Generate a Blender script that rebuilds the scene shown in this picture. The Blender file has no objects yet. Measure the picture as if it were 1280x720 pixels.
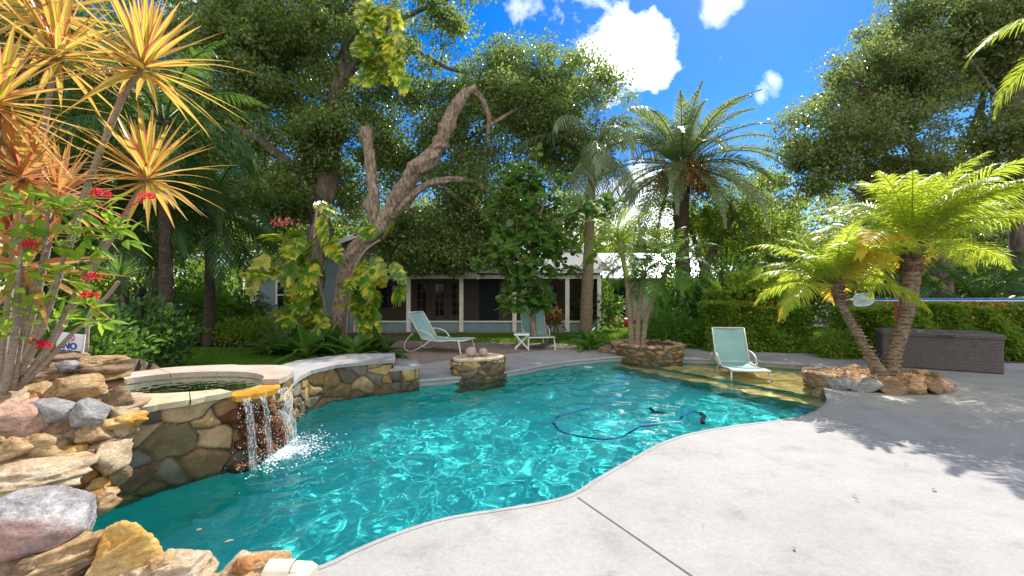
import bpy, math, random
import numpy as np
from mathutils import Vector, noise as mnoise
from mathutils.geometry import tessellate_polygon

rng = np.random.default_rng(11)
random.seed(11)
SC = bpy.context.scene
COL = SC.collection
H, F, HY = 1.6, 569.0, 360.0
R = math.radians
PI = math.pi


def P(px, py, z=0.0):
    """point of the photograph on a horizontal plane at height z"""
    Y = (H - z) * F / (py - HY)
    return np.array([(px - 640) * Y / F, Y, z])


def D(px, py, Y):
    """point of the photograph at distance Y"""
    return np.array([(px - 640) * Y / F, Y, H - (py - HY) * Y / F])


def A(*v):
    return np.array(v, float)


def nrm(v):
    v = np.asarray(v, float)
    return v / np.maximum(np.linalg.norm(v, axis=-1, keepdims=True), 1e-9)


def smooth(x, a, b):
    t = np.clip((x - a) / (b - a), 0, 1)
    return t * t * (3 - 2 * t)


# ------------------------------------------------------------------ mesh builder
ORG = {}


class MB:
    def __init__(s):
        s.V, s.L, s.T, s.M, s.n = [], [], [], [], 0

    def add(s, verts, faces, mi=0):
        verts = np.asarray(verts, float).reshape(-1, 3)
        if isinstance(faces, np.ndarray):
            s.L.append((faces + s.n).ravel())
            s.T.append(np.full(len(faces), faces.shape[1]))
            k = len(faces)
        else:
            for f in faces:
                s.L.append(np.array(f) + s.n)
                s.T.append(np.array([len(f)]))
            k = len(faces)
        s.M.append(np.full(k, mi))
        s.V.append(verts)
        s.n += len(verts)

    def box(s, c, size, rz=0.0, mi=0, taper=1.0):
        x, y, z = np.array(size) / 2.0
        v = np.array([[-x, -y, -z], [x, -y, -z], [x, y, -z], [-x, y, -z],
                      [-x * taper, -y * taper, z], [x * taper, -y * taper, z], [x * taper, y * taper, z], [-x * taper, y * taper, z]])
        if rz:
            c_, s_ = math.cos(rz), math.sin(rz)
            v = v @ np.array([[c_, s_, 0], [-s_, c_, 0], [0, 0, 1]])
        s.add(v + np.array(c), np.array([[0, 3, 2, 1], [4, 5, 6, 7], [0, 1, 5, 4], [1, 2, 6, 5], [2, 3, 7, 6], [3, 0, 4, 7]]), mi)

    def bar(s, a, b, w, h, mi=0, up=(0, 0, 1)):
        """rectangular bar from a to b"""
        a, b = np.array(a, float), np.array(b, float)
        d = nrm(b - a)
        u = np.array(up, float)
        if abs(d @ u) > .95:
            u = np.array([0, 1., 0])
        sd = nrm(np.cross(d, u))
        u = np.cross(sd, d)
        v = []
        for q in (a, b):
            v += [q - sd * w / 2 - u * h / 2, q + sd * w / 2 - u * h / 2, q + sd * w / 2 + u * h / 2, q - sd * w / 2 + u * h / 2]
        s.add(v, np.array([[0, 3, 2, 1], [4, 5, 6, 7], [0, 1, 5, 4], [1, 2, 6, 5], [2, 3, 7, 6], [3, 0, 4, 7]]), mi)

    def tube(s, pts, rad, seg=8, cap=True, mi=0, jit=0.0):
        pts = np.asarray(pts, float)
        n = len(pts)
        rad = np.full(n, rad, float) if np.isscalar(rad) else np.asarray(rad, float)
        t = np.gradient(pts, axis=0)
        t = nrm(t)
        ref = np.array([0, 0, 1.0]) if abs(t[0][2]) < .9 else np.array([1.0, 0, 0])
        u = nrm(np.cross(t[0], ref))
        ang = np.arange(seg) * 2 * PI / seg
        V = []
        for i in range(n):
            u = nrm(u - t[i] * (u @ t[i]))
            w = np.cross(t[i], u)
            r = rad[i] * (1 + (rng.random(seg) - .5) * jit)
            V.append(pts[i] + np.outer(np.cos(ang) * r, u) + np.outer(np.sin(ang) * r, w))
        V = np.concatenate(V)
        i, j = np.meshgrid(np.arange(n - 1), np.arange(seg), indexing='ij')
        a = (i * seg + j).ravel()
        b = (i * seg + (j + 1) % seg).ravel()
        s.add(V, np.stack([a, b, b + seg, a + seg], 1), mi)
        if cap:
            s.L.append(np.arange(seg)[::-1] + s.n - n * seg)
            s.L.append(np.arange(seg) + s.n - seg)
            s.T += [np.array([seg]), np.array([seg])]
            s.M += [np.array([mi]), np.array([mi])]

    def limb(s, pts, rad, seg=16, amp=.16, freq=2.2, knots=0, mi=0):
        """tree limb with lumpy, ridged bark"""
        a0 = s.n
        s.tube(pts, rad, seg, True, mi)
        V = s.V[-1]; n = len(pts)
        rad = np.asarray(rad, float)
        c = np.repeat(np.asarray(pts, float), seg, 0); o = V - c; r = np.repeat(rad, seg)
        L = np.r_[0, np.cumsum(np.linalg.norm(np.diff(np.asarray(pts, float), axis=0), axis=1))]
        an = np.tile(np.arange(seg) * 2 * PI / seg, n); ll = np.repeat(L, seg)
        h = np.array([mnoise.fractal(Vector((math.cos(a) * 1.3 + 7, math.sin(a) * 1.3, l * freq)), 1.0, 2.0, 4) for a, l in zip(an, ll)])
        rdg = np.array([abs(mnoise.noise(Vector((math.cos(a) * 3.2, math.sin(a) * 3.2 + 4, l * .9)))) for a, l in zip(an, ll)])
        k = 1 + amp * h - amp * .5 * rdg
        for j in range(knots):
            l0 = rng.uniform(.15, .95) * L[-1]; a0_ = rng.uniform(0, 6.28); w = rng.uniform(.8, 1.5) * np.interp(l0, L, rad)
            da = np.abs((an - a0_ + PI) % (2 * PI) - PI)
            k += rng.uniform(.25, .5) * np.exp(-((ll - l0) / w) ** 2 - (da / .75) ** 2)
        s.V[-1] = c + o * k[:, None]

    def grid(s, V, mi=0, wrap=False):
        """V (n,m,3) lattice"""
        n, m = V.shape[:2]
        k = m if wrap else m - 1
        i, j = np.meshgrid(np.arange(n - 1), np.arange(k), indexing='ij')
        a = (i * m + j).ravel()
        b = (i * m + (j + 1) % m).ravel()
        s.add(V.reshape(-1, 3), np.stack([a, b, b + m, a + m], 1), mi)

    def poly_slab(s, pts, z0, z1, holes=(), mi=0, bottom=True):
        """extruded plan polygon"""
        loops = [[(p[0], p[1]) for p in pts]] + [[(p[0], p[1]) for p in h] for h in holes]
        tris = np.array(tessellate_polygon([[Vector((x, y, 0)) for x, y in l] for l in loops]))
        flat = np.array([q for l in loops for q in l])
        a = flat[tris[:, 0]]; b = flat[tris[:, 1]]; c = flat[tris[:, 2]]
        cr = (b[:, 0] - a[:, 0]) * (c[:, 1] - a[:, 1]) - (b[:, 1] - a[:, 1]) * (c[:, 0] - a[:, 0])
        tris[cr < 0] = tris[cr < 0][:, ::-1]
        s.add(np.c_[flat, np.full(len(flat), z1)], tris, mi)
        if z0 is not None:
            if bottom:
                s.add(np.c_[flat, np.full(len(flat), z0)], tris[:, ::-1].copy(), mi)
            for k, l in enumerate(loops):
                l = np.array(l); n = len(l)
                ar = np.sum(l[:, 0] * np.roll(l[:, 1], -1) - np.roll(l[:, 0], -1) * l[:, 1])
                if (ar < 0) != (k > 0):
                    l = l[::-1]
                v = np.concatenate([np.c_[l, np.full(n, z0)], np.c_[l, np.full(n, z1)]])
                i = np.arange(n); j = (i + 1) % n
                s.add(v, np.stack([i, j, j + n, i + n], 1), mi)

    def build(s, name, mats, parent=None, shade=False, loc=None):
        V = np.concatenate(s.V)
        if loc is None:
            loc = ORG[parent.name] if parent is not None else np.zeros(3)
        V = V - loc
        me = bpy.data.meshes.new(name)
        L = np.concatenate(s.L).astype(np.int32)
        T = np.concatenate(s.T).astype(np.int32)
        me.vertices.add(len(V)); me.vertices.foreach_set('co', V.astype(np.float32).ravel())
        me.loops.add(len(L)); me.loops.foreach_set('vertex_index', L)
        me.polygons.add(len(T)); me.polygons.foreach_set('loop_start', np.r_[0, np.cumsum(T)[:-1]].astype(np.int32))
        me.polygons.foreach_set('material_index', np.concatenate(s.M).astype(np.int32))
        me.polygons.foreach_set('use_smooth', np.full(len(T), bool(shade)))
        me.update(calc_edges=True)
        for m in (mats if isinstance(mats, (list, tuple)) else [mats]):
            me.materials.append(m)
        o = bpy.data.objects.new(name, me)
        COL.objects.link(o)
        if parent is not None:
            o.parent = parent
        else:
            o.location = loc
        ORG[o.name] = loc
        return o


def thing(name, label, cat, loc=(0, 0, 0), group=None, kind=None):
    o = bpy.data.objects.new(name, None)
    COL.objects.link(o)
    o.location = loc
    o.empty_display_size = .2
    ORG[o.name] = np.array(loc, float)
    return tag(o, label, cat, group, kind)


def tag(o, label=None, cat=None, group=None, kind=None):
    if label: o['label'] = label
    if cat: o['category'] = cat
    if group: o['group'] = group
    if kind: o['kind'] = kind
    return o


def struct(o, label=None):
    o['kind'] = 'structure'
    if label: o['label'] = label
    return o


def dup(o, parent=None):
    c = o.copy(); COL.objects.link(c)
    if parent is not None: c.parent = parent
    for ch in [x for x in list(COL.objects) if x.parent == o]:
        dup(ch, c)
    return c


def catmull(pts, n=8, closed=False):
    pts = np.asarray(pts, float)
    N = len(pts)
    out = []
    rngk = range(N if closed else N - 1)
    for i in rngk:
        if closed:
            p0, p1, p2, p3 = pts[(i - 1) % N], pts[i], pts[(i + 1) % N], pts[(i + 2) % N]
        else:
            p0, p1, p2, p3 = pts[max(i - 1, 0)], pts[i], pts[i + 1], pts[min(i + 2, N - 1)]
        for k in range(n):
            t = k / n
            out.append(.5 * ((2 * p1) + (-p0 + p2) * t + (2 * p0 - 5 * p1 + 4 * p2 - p3) * t * t + (-p0 + 3 * p1 - 3 * p2 + p3) * t ** 3))
    if not closed:
        out.append(pts[-1])
    return np.array(out)


def resample(pts, step):
    pts = np.asarray(pts, float)
    d = np.r_[0, np.cumsum(np.linalg.norm(np.diff(pts, axis=0), axis=1))]
    n = max(2, int(d[-1] / step) + 1)
    s = np.linspace(0, d[-1], n)
    return np.stack([np.interp(s, d, pts[:, k]) for k in range(pts.shape[1])], 1)


def inside(x, y, poly):
    c = np.zeros(x.shape, bool)
    n = len(poly)
    for i in range(n):
        x1, y1 = poly[i][:2]; x2, y2 = poly[(i + 1) % n][:2]
        if y1 == y2: continue
        m = ((y1 > y) != (y2 > y)) & (x < (x2 - x1) * (y - y1) / (y2 - y1) + x1)
        c ^= m
    return c


def edge_dist(x, y, poly, closed=True):
    d = np.full(x.shape, 1e9)
    n = len(poly)
    for i in range(n if closed else n - 1):
        a = poly[i][:2]; b = poly[(i + 1) % n][:2]
        ab = b - a
        L = max(ab @ ab, 1e-9)
        t = np.clip(((x - a[0]) * ab[0] + (y - a[1]) * ab[1]) / L, 0, 1)
        d = np.minimum(d, np.hypot(x - a[0] - t * ab[0], y - a[1] - t * ab[1]))
    return d


def offset_poly(poly, d):
    """closed polygon moved outwards by d (counter-clockwise input)"""
    p = np.asarray(poly)[:, :2]
    t = nrm(np.roll(p, -1, 0) - np.roll(p, 1, 0))
    return p + np.stack([t[:, 1], -t[:, 0]], 1) * d


# ------------------------------------------------------------------ materials
def new_mat(name):
    m = bpy.data.materials.new(name)
    m.use_nodes = True
    nt = m.node_tree
    nt.nodes.clear()
    out = nt.nodes.new('ShaderNodeOutputMaterial')
    return m, nt, out


class N:
    """tiny node helper"""
    def __init__(s, nt): s.nt = nt

    def __call__(s, typ, ins=None, **props):
        n = s.nt.nodes.new('ShaderNode' + typ)
        for k, v in props.items(): setattr(n, k, v)
        for k, v in (ins or {}).items():
            if isinstance(v, bpy.types.NodeSocket): s.nt.links.new(v, n.inputs[k])
            else: n.inputs[k].default_value = v
        return n

    def ramp(s, fac, stops, interp='LINEAR'):
        n = s.nt.nodes.new('ShaderNodeValToRGB')
        n.color_ramp.interpolation = interp
        el = n.color_ramp.elements
        while len(el) < len(stops): el.new(.5)
        for e, (p, c) in zip(el, stops):
            e.position = p; e.color = (*c, 1) if len(c) == 3 else c
        s.nt.links.new(fac, n.inputs[0])
        return n.outputs[0]

    def mix(s, f, a, b, typ='MIX'):
        n = s.nt.nodes.new('ShaderNodeMix')
        n.data_type = 'RGBA'; n.blend_type = typ
        for k, v in ((0, f), (6, a), (7, b)):
            if isinstance(v, bpy.types.NodeSocket): s.nt.links.new(v, n.inputs[k])
            else: n.inputs[k].default_value = v if not (k > 0 and len(v) == 3) else (*v, 1)
        return n.outputs[2]

    def math(s, op, a, b=0.0, c=None):
        n = s.nt.nodes.new('ShaderNodeMath'); n.operation = op
        for k, v in enumerate((a, b) if c is None else (a, b, c)):
            if isinstance(v, bpy.types.NodeSocket): s.nt.links.new(v, n.inputs[k])
            else: n.inputs[k].default_value = v
        return n.outputs[0]


def surf_mat(name, stops, scale=4.0, rough=.8, bump=.3, bscale=30.0, spec=.3, detail=6.0, stretch=(1, 1, 1), fine=.25, metallic=0.0, bdist=.02, rand_island=0.0):
    """noise coloured surface with grain and bump, object space"""
    m, nt, out = new_mat(name)
    g = N(nt)
    tc = g('TexCoord')
    mp = g('Mapping', {'Vector': tc.outputs['Object'], 'Scale': stretch})
    n1 = g('TexNoise', {'Vector': mp.outputs[0], 'Scale': scale, 'Detail': detail, 'Roughness': .6})
    n2 = g('TexNoise', {'Vector': mp.outputs[0], 'Scale': bscale, 'Detail': 4.0, 'Roughness': .65})
    f = n1.outputs[0]
    if rand_island:
        geo = g('NewGeometry')
        f = g.math('ADD', g.math('MULTIPLY', f, 1 - rand_island), g.math('MULTIPLY', geo.outputs['Random Per Island'], rand_island))
    col = g.ramp(f, stops)
    col = g.mix(fine, col, n2.outputs[0], 'OVERLAY')
    b = g('Bump', {'Height': n2.outputs[0], 'Strength': bump, 'Distance': bdist})
    p = g('BsdfPrincipled', {'Base Color': col, 'Roughness': rough, 'Specular IOR Level': spec, 'Normal': b.outputs[0], 'Metallic': metallic})
    nt.links.new(p.outputs[0], out.inputs[0])
    return m


def plain_mat(name, col, rough=.5, spec=.4, metallic=0.0, var=.12, scale=6.0):
    a = tuple(max(0, c * (1 - var)) for c in col); b = tuple(min(1, c * (1 + var)) for c in col)
    return surf_mat(name, [(.3, a), (.7, b)], scale=scale, rough=rough, bump=.05, bscale=60, spec=spec, fine=.06, metallic=metallic)


def leaf_mat(name, cols, trans, tfac=.4, rough=.42, spec=.35, patch=None, pscale=1.2):
    """leaves: every leaf its own tint, light shining through"""
    m, nt, out = new_mat(name)
    g = N(nt)
    geo = g('NewGeometry')
    k = len(cols)
    tc = g('TexCoord')
    nz = g('TexNoise', {'Vector': tc.outputs['Object'], 'Scale': pscale, 'Detail': 2.0})
    f = g.math('ADD', g.math('MULTIPLY', geo.outputs['Random Per Island'], .7), g.math('MULTIPLY', g.math('SUBTRACT', nz.outputs[0], .35), .9))
    stops = [(i / (k - 1), c) for i, c in enumerate(cols)]
    col = g.ramp(f, stops)
    if patch:  # cream or yellow variegation, stripes across the blade
        n3 = g('TexNoise', {'Vector': tc.outputs['Object'], 'Scale': patch[1], 'Detail': 3.0})
        pf = g.ramp(n3.outputs[0], [(patch[2] - .06, (0, 0, 0)), (patch[2] + .06, (1, 1, 1))])
        col = g.mix(pf, col, patch[0])
    p = g('BsdfPrincipled', {'Base Color': col, 'Roughness': rough, 'Specular IOR Level': spec})
    t = g('BsdfTranslucent', {'Color': g.mix(.5, col, trans, 'MIX')})
    ms = g('MixShader', {0: tfac, 1: p.outputs[0], 2: t.outputs[0]})
    nt.links.new(ms.outputs[0], out.inputs[0])
    return m


# ------------------------------------------------------------------ leaves
def leaf_cards(mb, base, d, n, length, width, mi=0):
    """N small diamond leaves"""
    d = nrm(d); sd = nrm(np.cross(d, n))
    length = np.broadcast_to(length, len(base))[:, None]; width = np.broadcast_to(width, len(base))[:, None]
    nn = np.cross(sd, d)
    v = np.stack([base, base + d * length * .45 + sd * width * .5 + nn * width * .12, base + d * length, base + d * length * .45 - sd * width * .5 + nn * width * .12], 1)
    k = len(base)
    mb.add(v.reshape(-1, 3), np.arange(k * 4).reshape(k, 4), mi)


def blades(mb, base, d, up, length, width, droop, prof, fold=.2, mi=0, twist=0.0):
    """N strap or oval leaves, each a strip of segments with a fold down the middle"""
    base = np.atleast_2d(base); k = len(base)
    d = nrm(np.broadcast_to(d, (k, 3))); up = np.broadcast_to(up, (k, 3))
    sd = nrm(np.cross(d, up)); nn = nrm(np.cross(sd, d))
    L = np.broadcast_to(length, k)[:, None, None]; W = np.broadcast_to(width, k)[:, None, None] * .5
    dr = np.broadcast_to(droop, k)[:, None]
    prof = np.asarray(prof, float); ns = len(prof)
    t = np.linspace(0, 1, ns)
    pos = base[:, None] + d[:, None] * L * t[None, :, None]
    pos[:, :, 2] -= dr * L[:, :, 0] * t[None] ** 2
    w = W * prof[None, :, None]
    # nn turns with droop a little
    l = pos - sd[:, None] * w + nn[:, None] * w * fold
    r = pos + sd[:, None] * w + nn[:, None] * w * fold
    V = np.stack([l, pos, r], 2)  # k,ns,3,3
    i, j = np.meshgrid(np.arange(ns - 1), np.arange(2), indexing='ij')
    a = (i * 3 + j).ravel()
    f = np.stack([a, a + 1, a + 4, a + 3], 1)
    faces = (f[None] + (np.arange(k) * ns * 3)[:, None, None]).reshape(-1, 4)
    mb.add(V.reshape(-1, 3), faces, mi)


def rand_dir(n, zmin=-1.0):
    z = rng.uniform(zmin, 1, n); a = rng.uniform(0, 2 * PI, n); r = np.sqrt(1 - z * z)
    return np.stack([r * np.cos(a), r * np.sin(a), z], 1)


def frond(mb, base, az, el, length, bend, nl, ll, lw, droop=.35, vee=.35, fwd=.6, rad=.02, start=.12, mi=(0, 1), twist=0.0, jit=.12):
    """feather palm leaf: arching rachis with leaflets either side"""
    ns = 14
    t = np.linspace(0, 1, ns)
    e = el - bend * t ** 1.4
    step = length / (ns - 1)
    h = np.array([math.cos(az), math.sin(az), 0])
    side0 = np.array([-math.sin(az), math.cos(az), 0])
    pos = [np.array(base, float)]
    for i in range(ns - 1):
        pos.append(pos[-1] + (h * math.cos(e[i]) + np.array([0, 0, 1]) * math.sin(e[i])) * step)
    pos = np.array(pos)
    mb.tube(pos, np.linspace(rad, rad * .25, ns), 5, True, mi[1])
    u = np.linspace(start, 1, nl)
    u = np.repeat(u, 2) + rng.normal(0, .004, nl * 2)
    u = np.clip(u, 0, 1)
    sg = np.tile([1.0, -1.0], nl)
    c = np.stack([np.interp(u, t, pos[:, k]) for k in range(3)], 1)
    ee = np.interp(u, t, e)
    tan = np.cos(ee)[:, None] * h + np.sin(ee)[:, None] * np.array([0, 0, 1])
    upv = -np.sin(ee)[:, None] * h + np.cos(ee)[:, None] * np.array([0, 0, 1])
    ct, st = math.cos(twist), math.sin(twist)
    sv = side0 * ct + upv * st
    upv = upv * ct - side0 * st
    uu = (u - start) / (1 - start)
    prof = np.clip(.35 + .65 * np.sin(np.clip(uu * 1.05 + .12, 0, 1) * PI) ** .7, .25, 1) * (1 - .45 * uu ** 4)
    fw = fwd + .9 * uu ** 2
    d = nrm(sv * sg[:, None] + tan * fw[:, None] + upv * (vee + rng.normal(0, jit, nl * 2))[:, None] + rng.normal(0, jit * .5, (nl * 2, 3)))
    blades(mb, c, d, upv, ll * prof * rng.uniform(.85, 1.1, nl * 2), lw, droop * rng.uniform(.6, 1.4, nl * 2), [.45, 1, .8, .06], .3, mi[0])


# ------------------------------------------------------------------ trees
def ball_points(n):
    p = rng.normal(size=(n, 3)); p = nrm(p) * (rng.random((n, 1)) ** (1 / 2.2))
    p *= 1 + (rng.random((n, 1)) < .3) * np.abs(rng.normal(0, .28, (n, 1)))
    return p


def make_tree(name, label, cat, limbs, ells, nclump, nleaf, lsize, lmat, bmat, group=None, clump_r=(.45, .85), flat=.6, twig=.012, trunk_seg=10, min_z=None, keep=None, rugged=False):
    """limbs: list of (points, radii) drawn as given; ells: (centre, radii, weight); clumps of leaves hang on twigs grown from the limbs"""
    base = np.array(limbs[0][0][0], float)
    T = thing(name, label, cat, base, group)
    tb = MB(); nodes = []
    for li, (pts, rad) in enumerate(limbs):
        sp = catmull(pts, 12 if rugged else 5)
        rr = np.interp(np.linspace(0, 1, len(sp)), np.linspace(0, 1, len(rad)), rad)
        ph_ = rng.uniform(0, 6); ii = np.arange(len(sp)); rr = rr * (1 + (.05 if rugged else .09) * np.sin(ii * 1.7 + ph_) * np.sin(ii * .9 + ph_))
        if rugged:
            tb.limb(sp, rr, 26, .42, 2.6, 8 if li < 3 else 2)
            sp = sp[::2]; rr = rr[::2]
        else:
            sp = sp + rng.normal(0, .06, sp.shape) * rr[:, None] * np.minimum(1, ii / 3)[:, None]
            tb.tube(sp, rr, trunk_seg, True, 0, .11)
        k0 = int(len(sp) * .35) if li == 0 else 0
        nodes += [(p, r) for p, r in zip(sp[k0:], rr[k0:])]
    w = np.array([e[2] for e in ells], float); w /= w.sum()
    cl = []
    for e, k in zip(ells, rng.multinomial(nclump, w)):
        p = ball_points(k)
        cl.append(np.array(e[0]) + p * np.array(e[1]))
    cl = np.concatenate(cl)
    if min_z is not None: cl = cl[cl[:, 2] > min_z]
    if keep is not None: cl = cl[keep(cl)]
    NP = np.array([q[0] for q in nodes]); NR = np.array([q[1] for q in nodes])
    order = np.argsort([np.min(np.linalg.norm(NP - c, axis=1)) for c in cl])
    bb = tb
    for k in order:
        c = cl[k]
        dd = np.linalg.norm(NP - c, axis=1) + np.where(NP[:, 2] > c[2] + .3, .8, 0)
        i = int(np.argmin(dd)); a = NP[i]
        L = np.linalg.norm(c - a)
        r0 = min(NR[i] * .75, .012 + .02 * L)
        m1 = a + (c - a) * .4 + rng.normal(0, .1, 3) * L * .5; m2 = a + (c - a) * .75 + rng.normal(0, .08, 3) * L * .5
        pts = catmull([a, m1, m2, c], 3)
        rr = np.linspace(max(r0, twig), twig * .6, len(pts))
        bb.tube(pts, rr, 5, False)
        s = slice(2, None, 2)
        NP = np.concatenate([NP, pts[s]]); NR = np.concatenate([NR, rr[s]])
    tb.build('trunk', bmat, T, True)
    lb = MB()
    n = nleaf * len(cl)
    cr = rng.uniform(*clump_r, len(cl))
    ci = np.repeat(np.arange(len(cl)), nleaf)
    q = rng.normal(size=(n, 3)); q = nrm(q) * rng.random((n, 1)) ** .45
    pos = cl[ci] + q * cr[ci][:, None] * np.array([1, 1, flat])
    d = nrm(q * .6 + rand_dir(n) + np.array([0, 0, -.15]))
    up = nrm(rand_dir(n) * .9 + np.array([0, 0, .8]))
    leaf_cards(lb, pos, d, up, lsize * rng.uniform(.6, 1.3, n), lsize * .55 * rng.uniform(.7, 1.3, n))
    lb.build('crown', lmat, T)
    return T


# ------------------------------------------------------------------ rocks
_ico = {}


def ico(sub):
    if sub not in _ico:
        import bmesh
        bm = bmesh.new(); bmesh.ops.create_icosphere(bm, subdivisions=sub, radius=1)
        _ico[sub] = (np.array([v.co[:] for v in bm.verts]), np.array([[v.index for v in f.verts] for f in bm.faces]))
        bm.free()
    return _ico[sub]


def rock_verts(size, cuts=9, rough=.05, sub=4, seed=0, flat_top=0.0, rot=None, rnd=.0):
    r = np.random.default_rng(seed)
    v, f = ico(sub)
    p = v.copy()
    ns = nrm(r.normal(size=(cuts, 3)))
    if flat_top: ns = np.concatenate([ns, [[0, .0, 1], [0, 0, -1]]])
    ds = r.uniform(.46, .74, len(ns)) + rnd * 1.2
    if flat_top: ds[-2:] = flat_top
    lim = np.ones(len(p))
    for n_, d_ in zip(ns, ds):
        c = p @ n_
        lim = np.minimum(lim, np.where(c > 1e-6, d_ / np.maximum(c, 1e-6), 9))
    # soften
    p = p * lim[:, None]
    off = r.uniform(-50, 50, 3)
    h = np.array([mnoise.fractal(Vector(q * 1.6 + off), 1.0, 2.0, 5) for q in p])
    h2 = np.array([mnoise.noise(Vector(q * np.array([1.2, 1.2, 8]) + off)) for q in p])
    h3 = np.array([mnoise.ridged_multi_fractal(Vector(q * 3.2 - off), 1.0, 2.1, 4, 1.0, 2.0) for q in p]) - 1.0
    p = p + v * (h * rough * 1.5 + np.sign(h2) * np.abs(h2) ** .6 * rough * (.75 - rnd * 4) + h3 * rough * .35)[:, None]
    ex = p.max(0) - p.min(0)
    p = (p - (p.max(0) + p.min(0)) / 2) / ex * np.array(size)
    if rot is not None:
        from mathutils import Euler
        p = p @ np.array(Euler(rot).to_matrix()).T
    return p, f
# ------------------------------------------------------------------ camera, light, sky
cam = bpy.data.cameras.new('camera'); cam.lens = 16.0; cam.sensor_width = 36.0; cam.clip_end = 2000; cam.clip_start = .02
co = bpy.data.objects.new('camera', cam); COL.objects.link(co)
co.location = (0, 0, H); co.rotation_euler = (R(90), 0, 0)
SC.camera = co
SUN_EL, SUN_H = 45.0, np.array([.50, .866])
sd3 = np.array([SUN_H[0] * math.cos(R(SUN_EL)), SUN_H[1] * math.cos(R(SUN_EL)), math.sin(R(SUN_EL))])
sl = bpy.data.lights.new('sun', 'SUN'); sl.energy = 4.3; sl.angle = R(.5); sl.color = (1, .95, .86)
so = bpy.data.objects.new('sun', sl); COL.objects.link(so)
so.rotation_euler = Vector(-sd3).to_track_quat('-Z', 'Y').to_euler()
sl.cycles.is_caustics_light = True
SC.view_settings.view_transform = 'Standard'; SC.view_settings.look = 'None'; SC.view_settings.gamma = 1; SC.view_settings.exposure = 1.1
SC.view_settings.use_curve_mapping = False
cy = SC.cycles
cy.max_bounces = 12; cy.diffuse_bounces = 4; cy.glossy_bounces = 4; cy.transmission_bounces = 6; cy.transparent_max_bounces = 16
cy.sample_clamp_indirect = 4.0; cy.blur_glossy = .5
cy.use_denoising = True
try: cy.denoiser = 'OPENIMAGEDENOISE'
except Exception: pass

W = bpy.data.worlds.new('World'); SC.world = W; W.use_nodes = True
nt = W.node_tree; nt.nodes.clear(); g = N(nt)
wo = nt.nodes.new('ShaderNodeOutputWorld')
sky = g('TexSky', sky_type='NISHITA', sun_disc=False, sun_elevation=R(SUN_EL), sun_rotation=math.atan2(SUN_H[0], SUN_H[1]),
        air_density=1.0, dust_density=.15, ozone_density=4.0, altitude=0.0)
hs = g('HueSaturation', {'Hue': .512, 'Saturation': 1.45, 'Value': .58, 'Color': sky.outputs[0]})
tc = g('TexCoord')
cn = g('TexNoise', {'Vector': tc.outputs['Generated'], 'Scale': 9.0, 'Detail': 8.0, 'Roughness': .58, 'Distortion': .3})
mask = None


def cloud(px, py, rad, k, thr):
    global mask
    d = nrm(A((px - 640), F, HY - py))
    dot = g('VectorMath', {0: tc.outputs['Generated'], 1: tuple(d)}, operation='DISTANCE').outputs['Value']
    f = g.math('SUBTRACT', k, g.math('MULTIPLY', g.math('POWER', g.math('DIVIDE', dot, rad), 2.0), 1.5))
    f = g.math('ADD', g.math('MAXIMUM', f, -1.0), g.math('MULTIPLY', g.math('SUBTRACT', cn.outputs[0], .5), thr))
    f = g.ramp(f, [(0, (0, 0, 0)), (.35, (.28, .28, .28)), (1.0, (1, 1, 1))])
    mask = f if mask is None else g.math('MAXIMUM', mask, f)


for c in ((790, 78, .085, 1.1, 5.5), (755, 52, .085, .8, 5.5), (715, 22, .12, .35, 3.8), (695, -15, .13, .5, 3.8), (955, 118, .06, .30, 3.0), (905, -2, .08, .28, 3.0), (262, 14, .10, .6, 4.0),
          (1278, 5, .08, .6, 4.0), (785, 312, .20, 1.1, 3.0)):
    cloud(*c)
# unseen bright cloud bank, added behind the camera as frontal fill light
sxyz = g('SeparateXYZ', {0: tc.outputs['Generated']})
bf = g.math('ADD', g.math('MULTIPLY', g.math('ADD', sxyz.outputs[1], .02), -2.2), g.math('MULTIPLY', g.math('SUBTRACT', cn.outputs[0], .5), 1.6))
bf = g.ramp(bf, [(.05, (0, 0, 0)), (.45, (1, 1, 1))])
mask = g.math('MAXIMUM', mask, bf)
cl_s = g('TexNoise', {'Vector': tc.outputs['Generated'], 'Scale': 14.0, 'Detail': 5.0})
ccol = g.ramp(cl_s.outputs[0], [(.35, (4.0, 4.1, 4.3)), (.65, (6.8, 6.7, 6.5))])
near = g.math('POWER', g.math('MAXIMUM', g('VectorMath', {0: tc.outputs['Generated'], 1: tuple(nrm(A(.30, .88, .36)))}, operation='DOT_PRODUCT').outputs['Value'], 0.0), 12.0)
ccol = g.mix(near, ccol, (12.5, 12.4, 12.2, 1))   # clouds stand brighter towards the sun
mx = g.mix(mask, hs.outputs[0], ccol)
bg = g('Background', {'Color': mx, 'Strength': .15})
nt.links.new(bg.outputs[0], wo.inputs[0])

# ------------------------------------------------------------------ pool outline (counter-clockwise)
pool_key = np.array([(-1.07, 2.60), (-.96, 2.73), (-.73, 2.95), (-.44, 3.14), (-.11, 3.25), (.24, 3.37), (.49, 3.51), (.73, 3.79), (1.10, 4.19), (1.56, 4.67), (2.02, 5.0),
                     (2.59, 5.26), (3.16, 5.45), (3.70, 5.69), (4.16, 6.07), (4.55, 6.5), (4.93, 7.1), (5.25, 7.6), (5.75, 8.2), (6.2, 8.8), (6.33, 9.2), (6.05, 9.57), (5.38, 9.9),
                     (4.65, 10.2), (3.75, 10.45), (2.7, 10.7), (1.46, 10.15), (.68, 9.55), (-.18, 8.7), (-1.02, 8.2), (-1.72, 7.88), (-2.3, 7.58), (-2.86, 7.15), (-3.04, 6.5),
                     (-2.98, 5.95), (-2.84, 5.45), (-2.72, 5.03), (-2.84, 4.57), (-3.12, 4.10), (-3.3, 3.5), (-3.08, 3.02), (-2.5, 2.72), (-1.9, 2.52), (-1.4, 2.47)])
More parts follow.
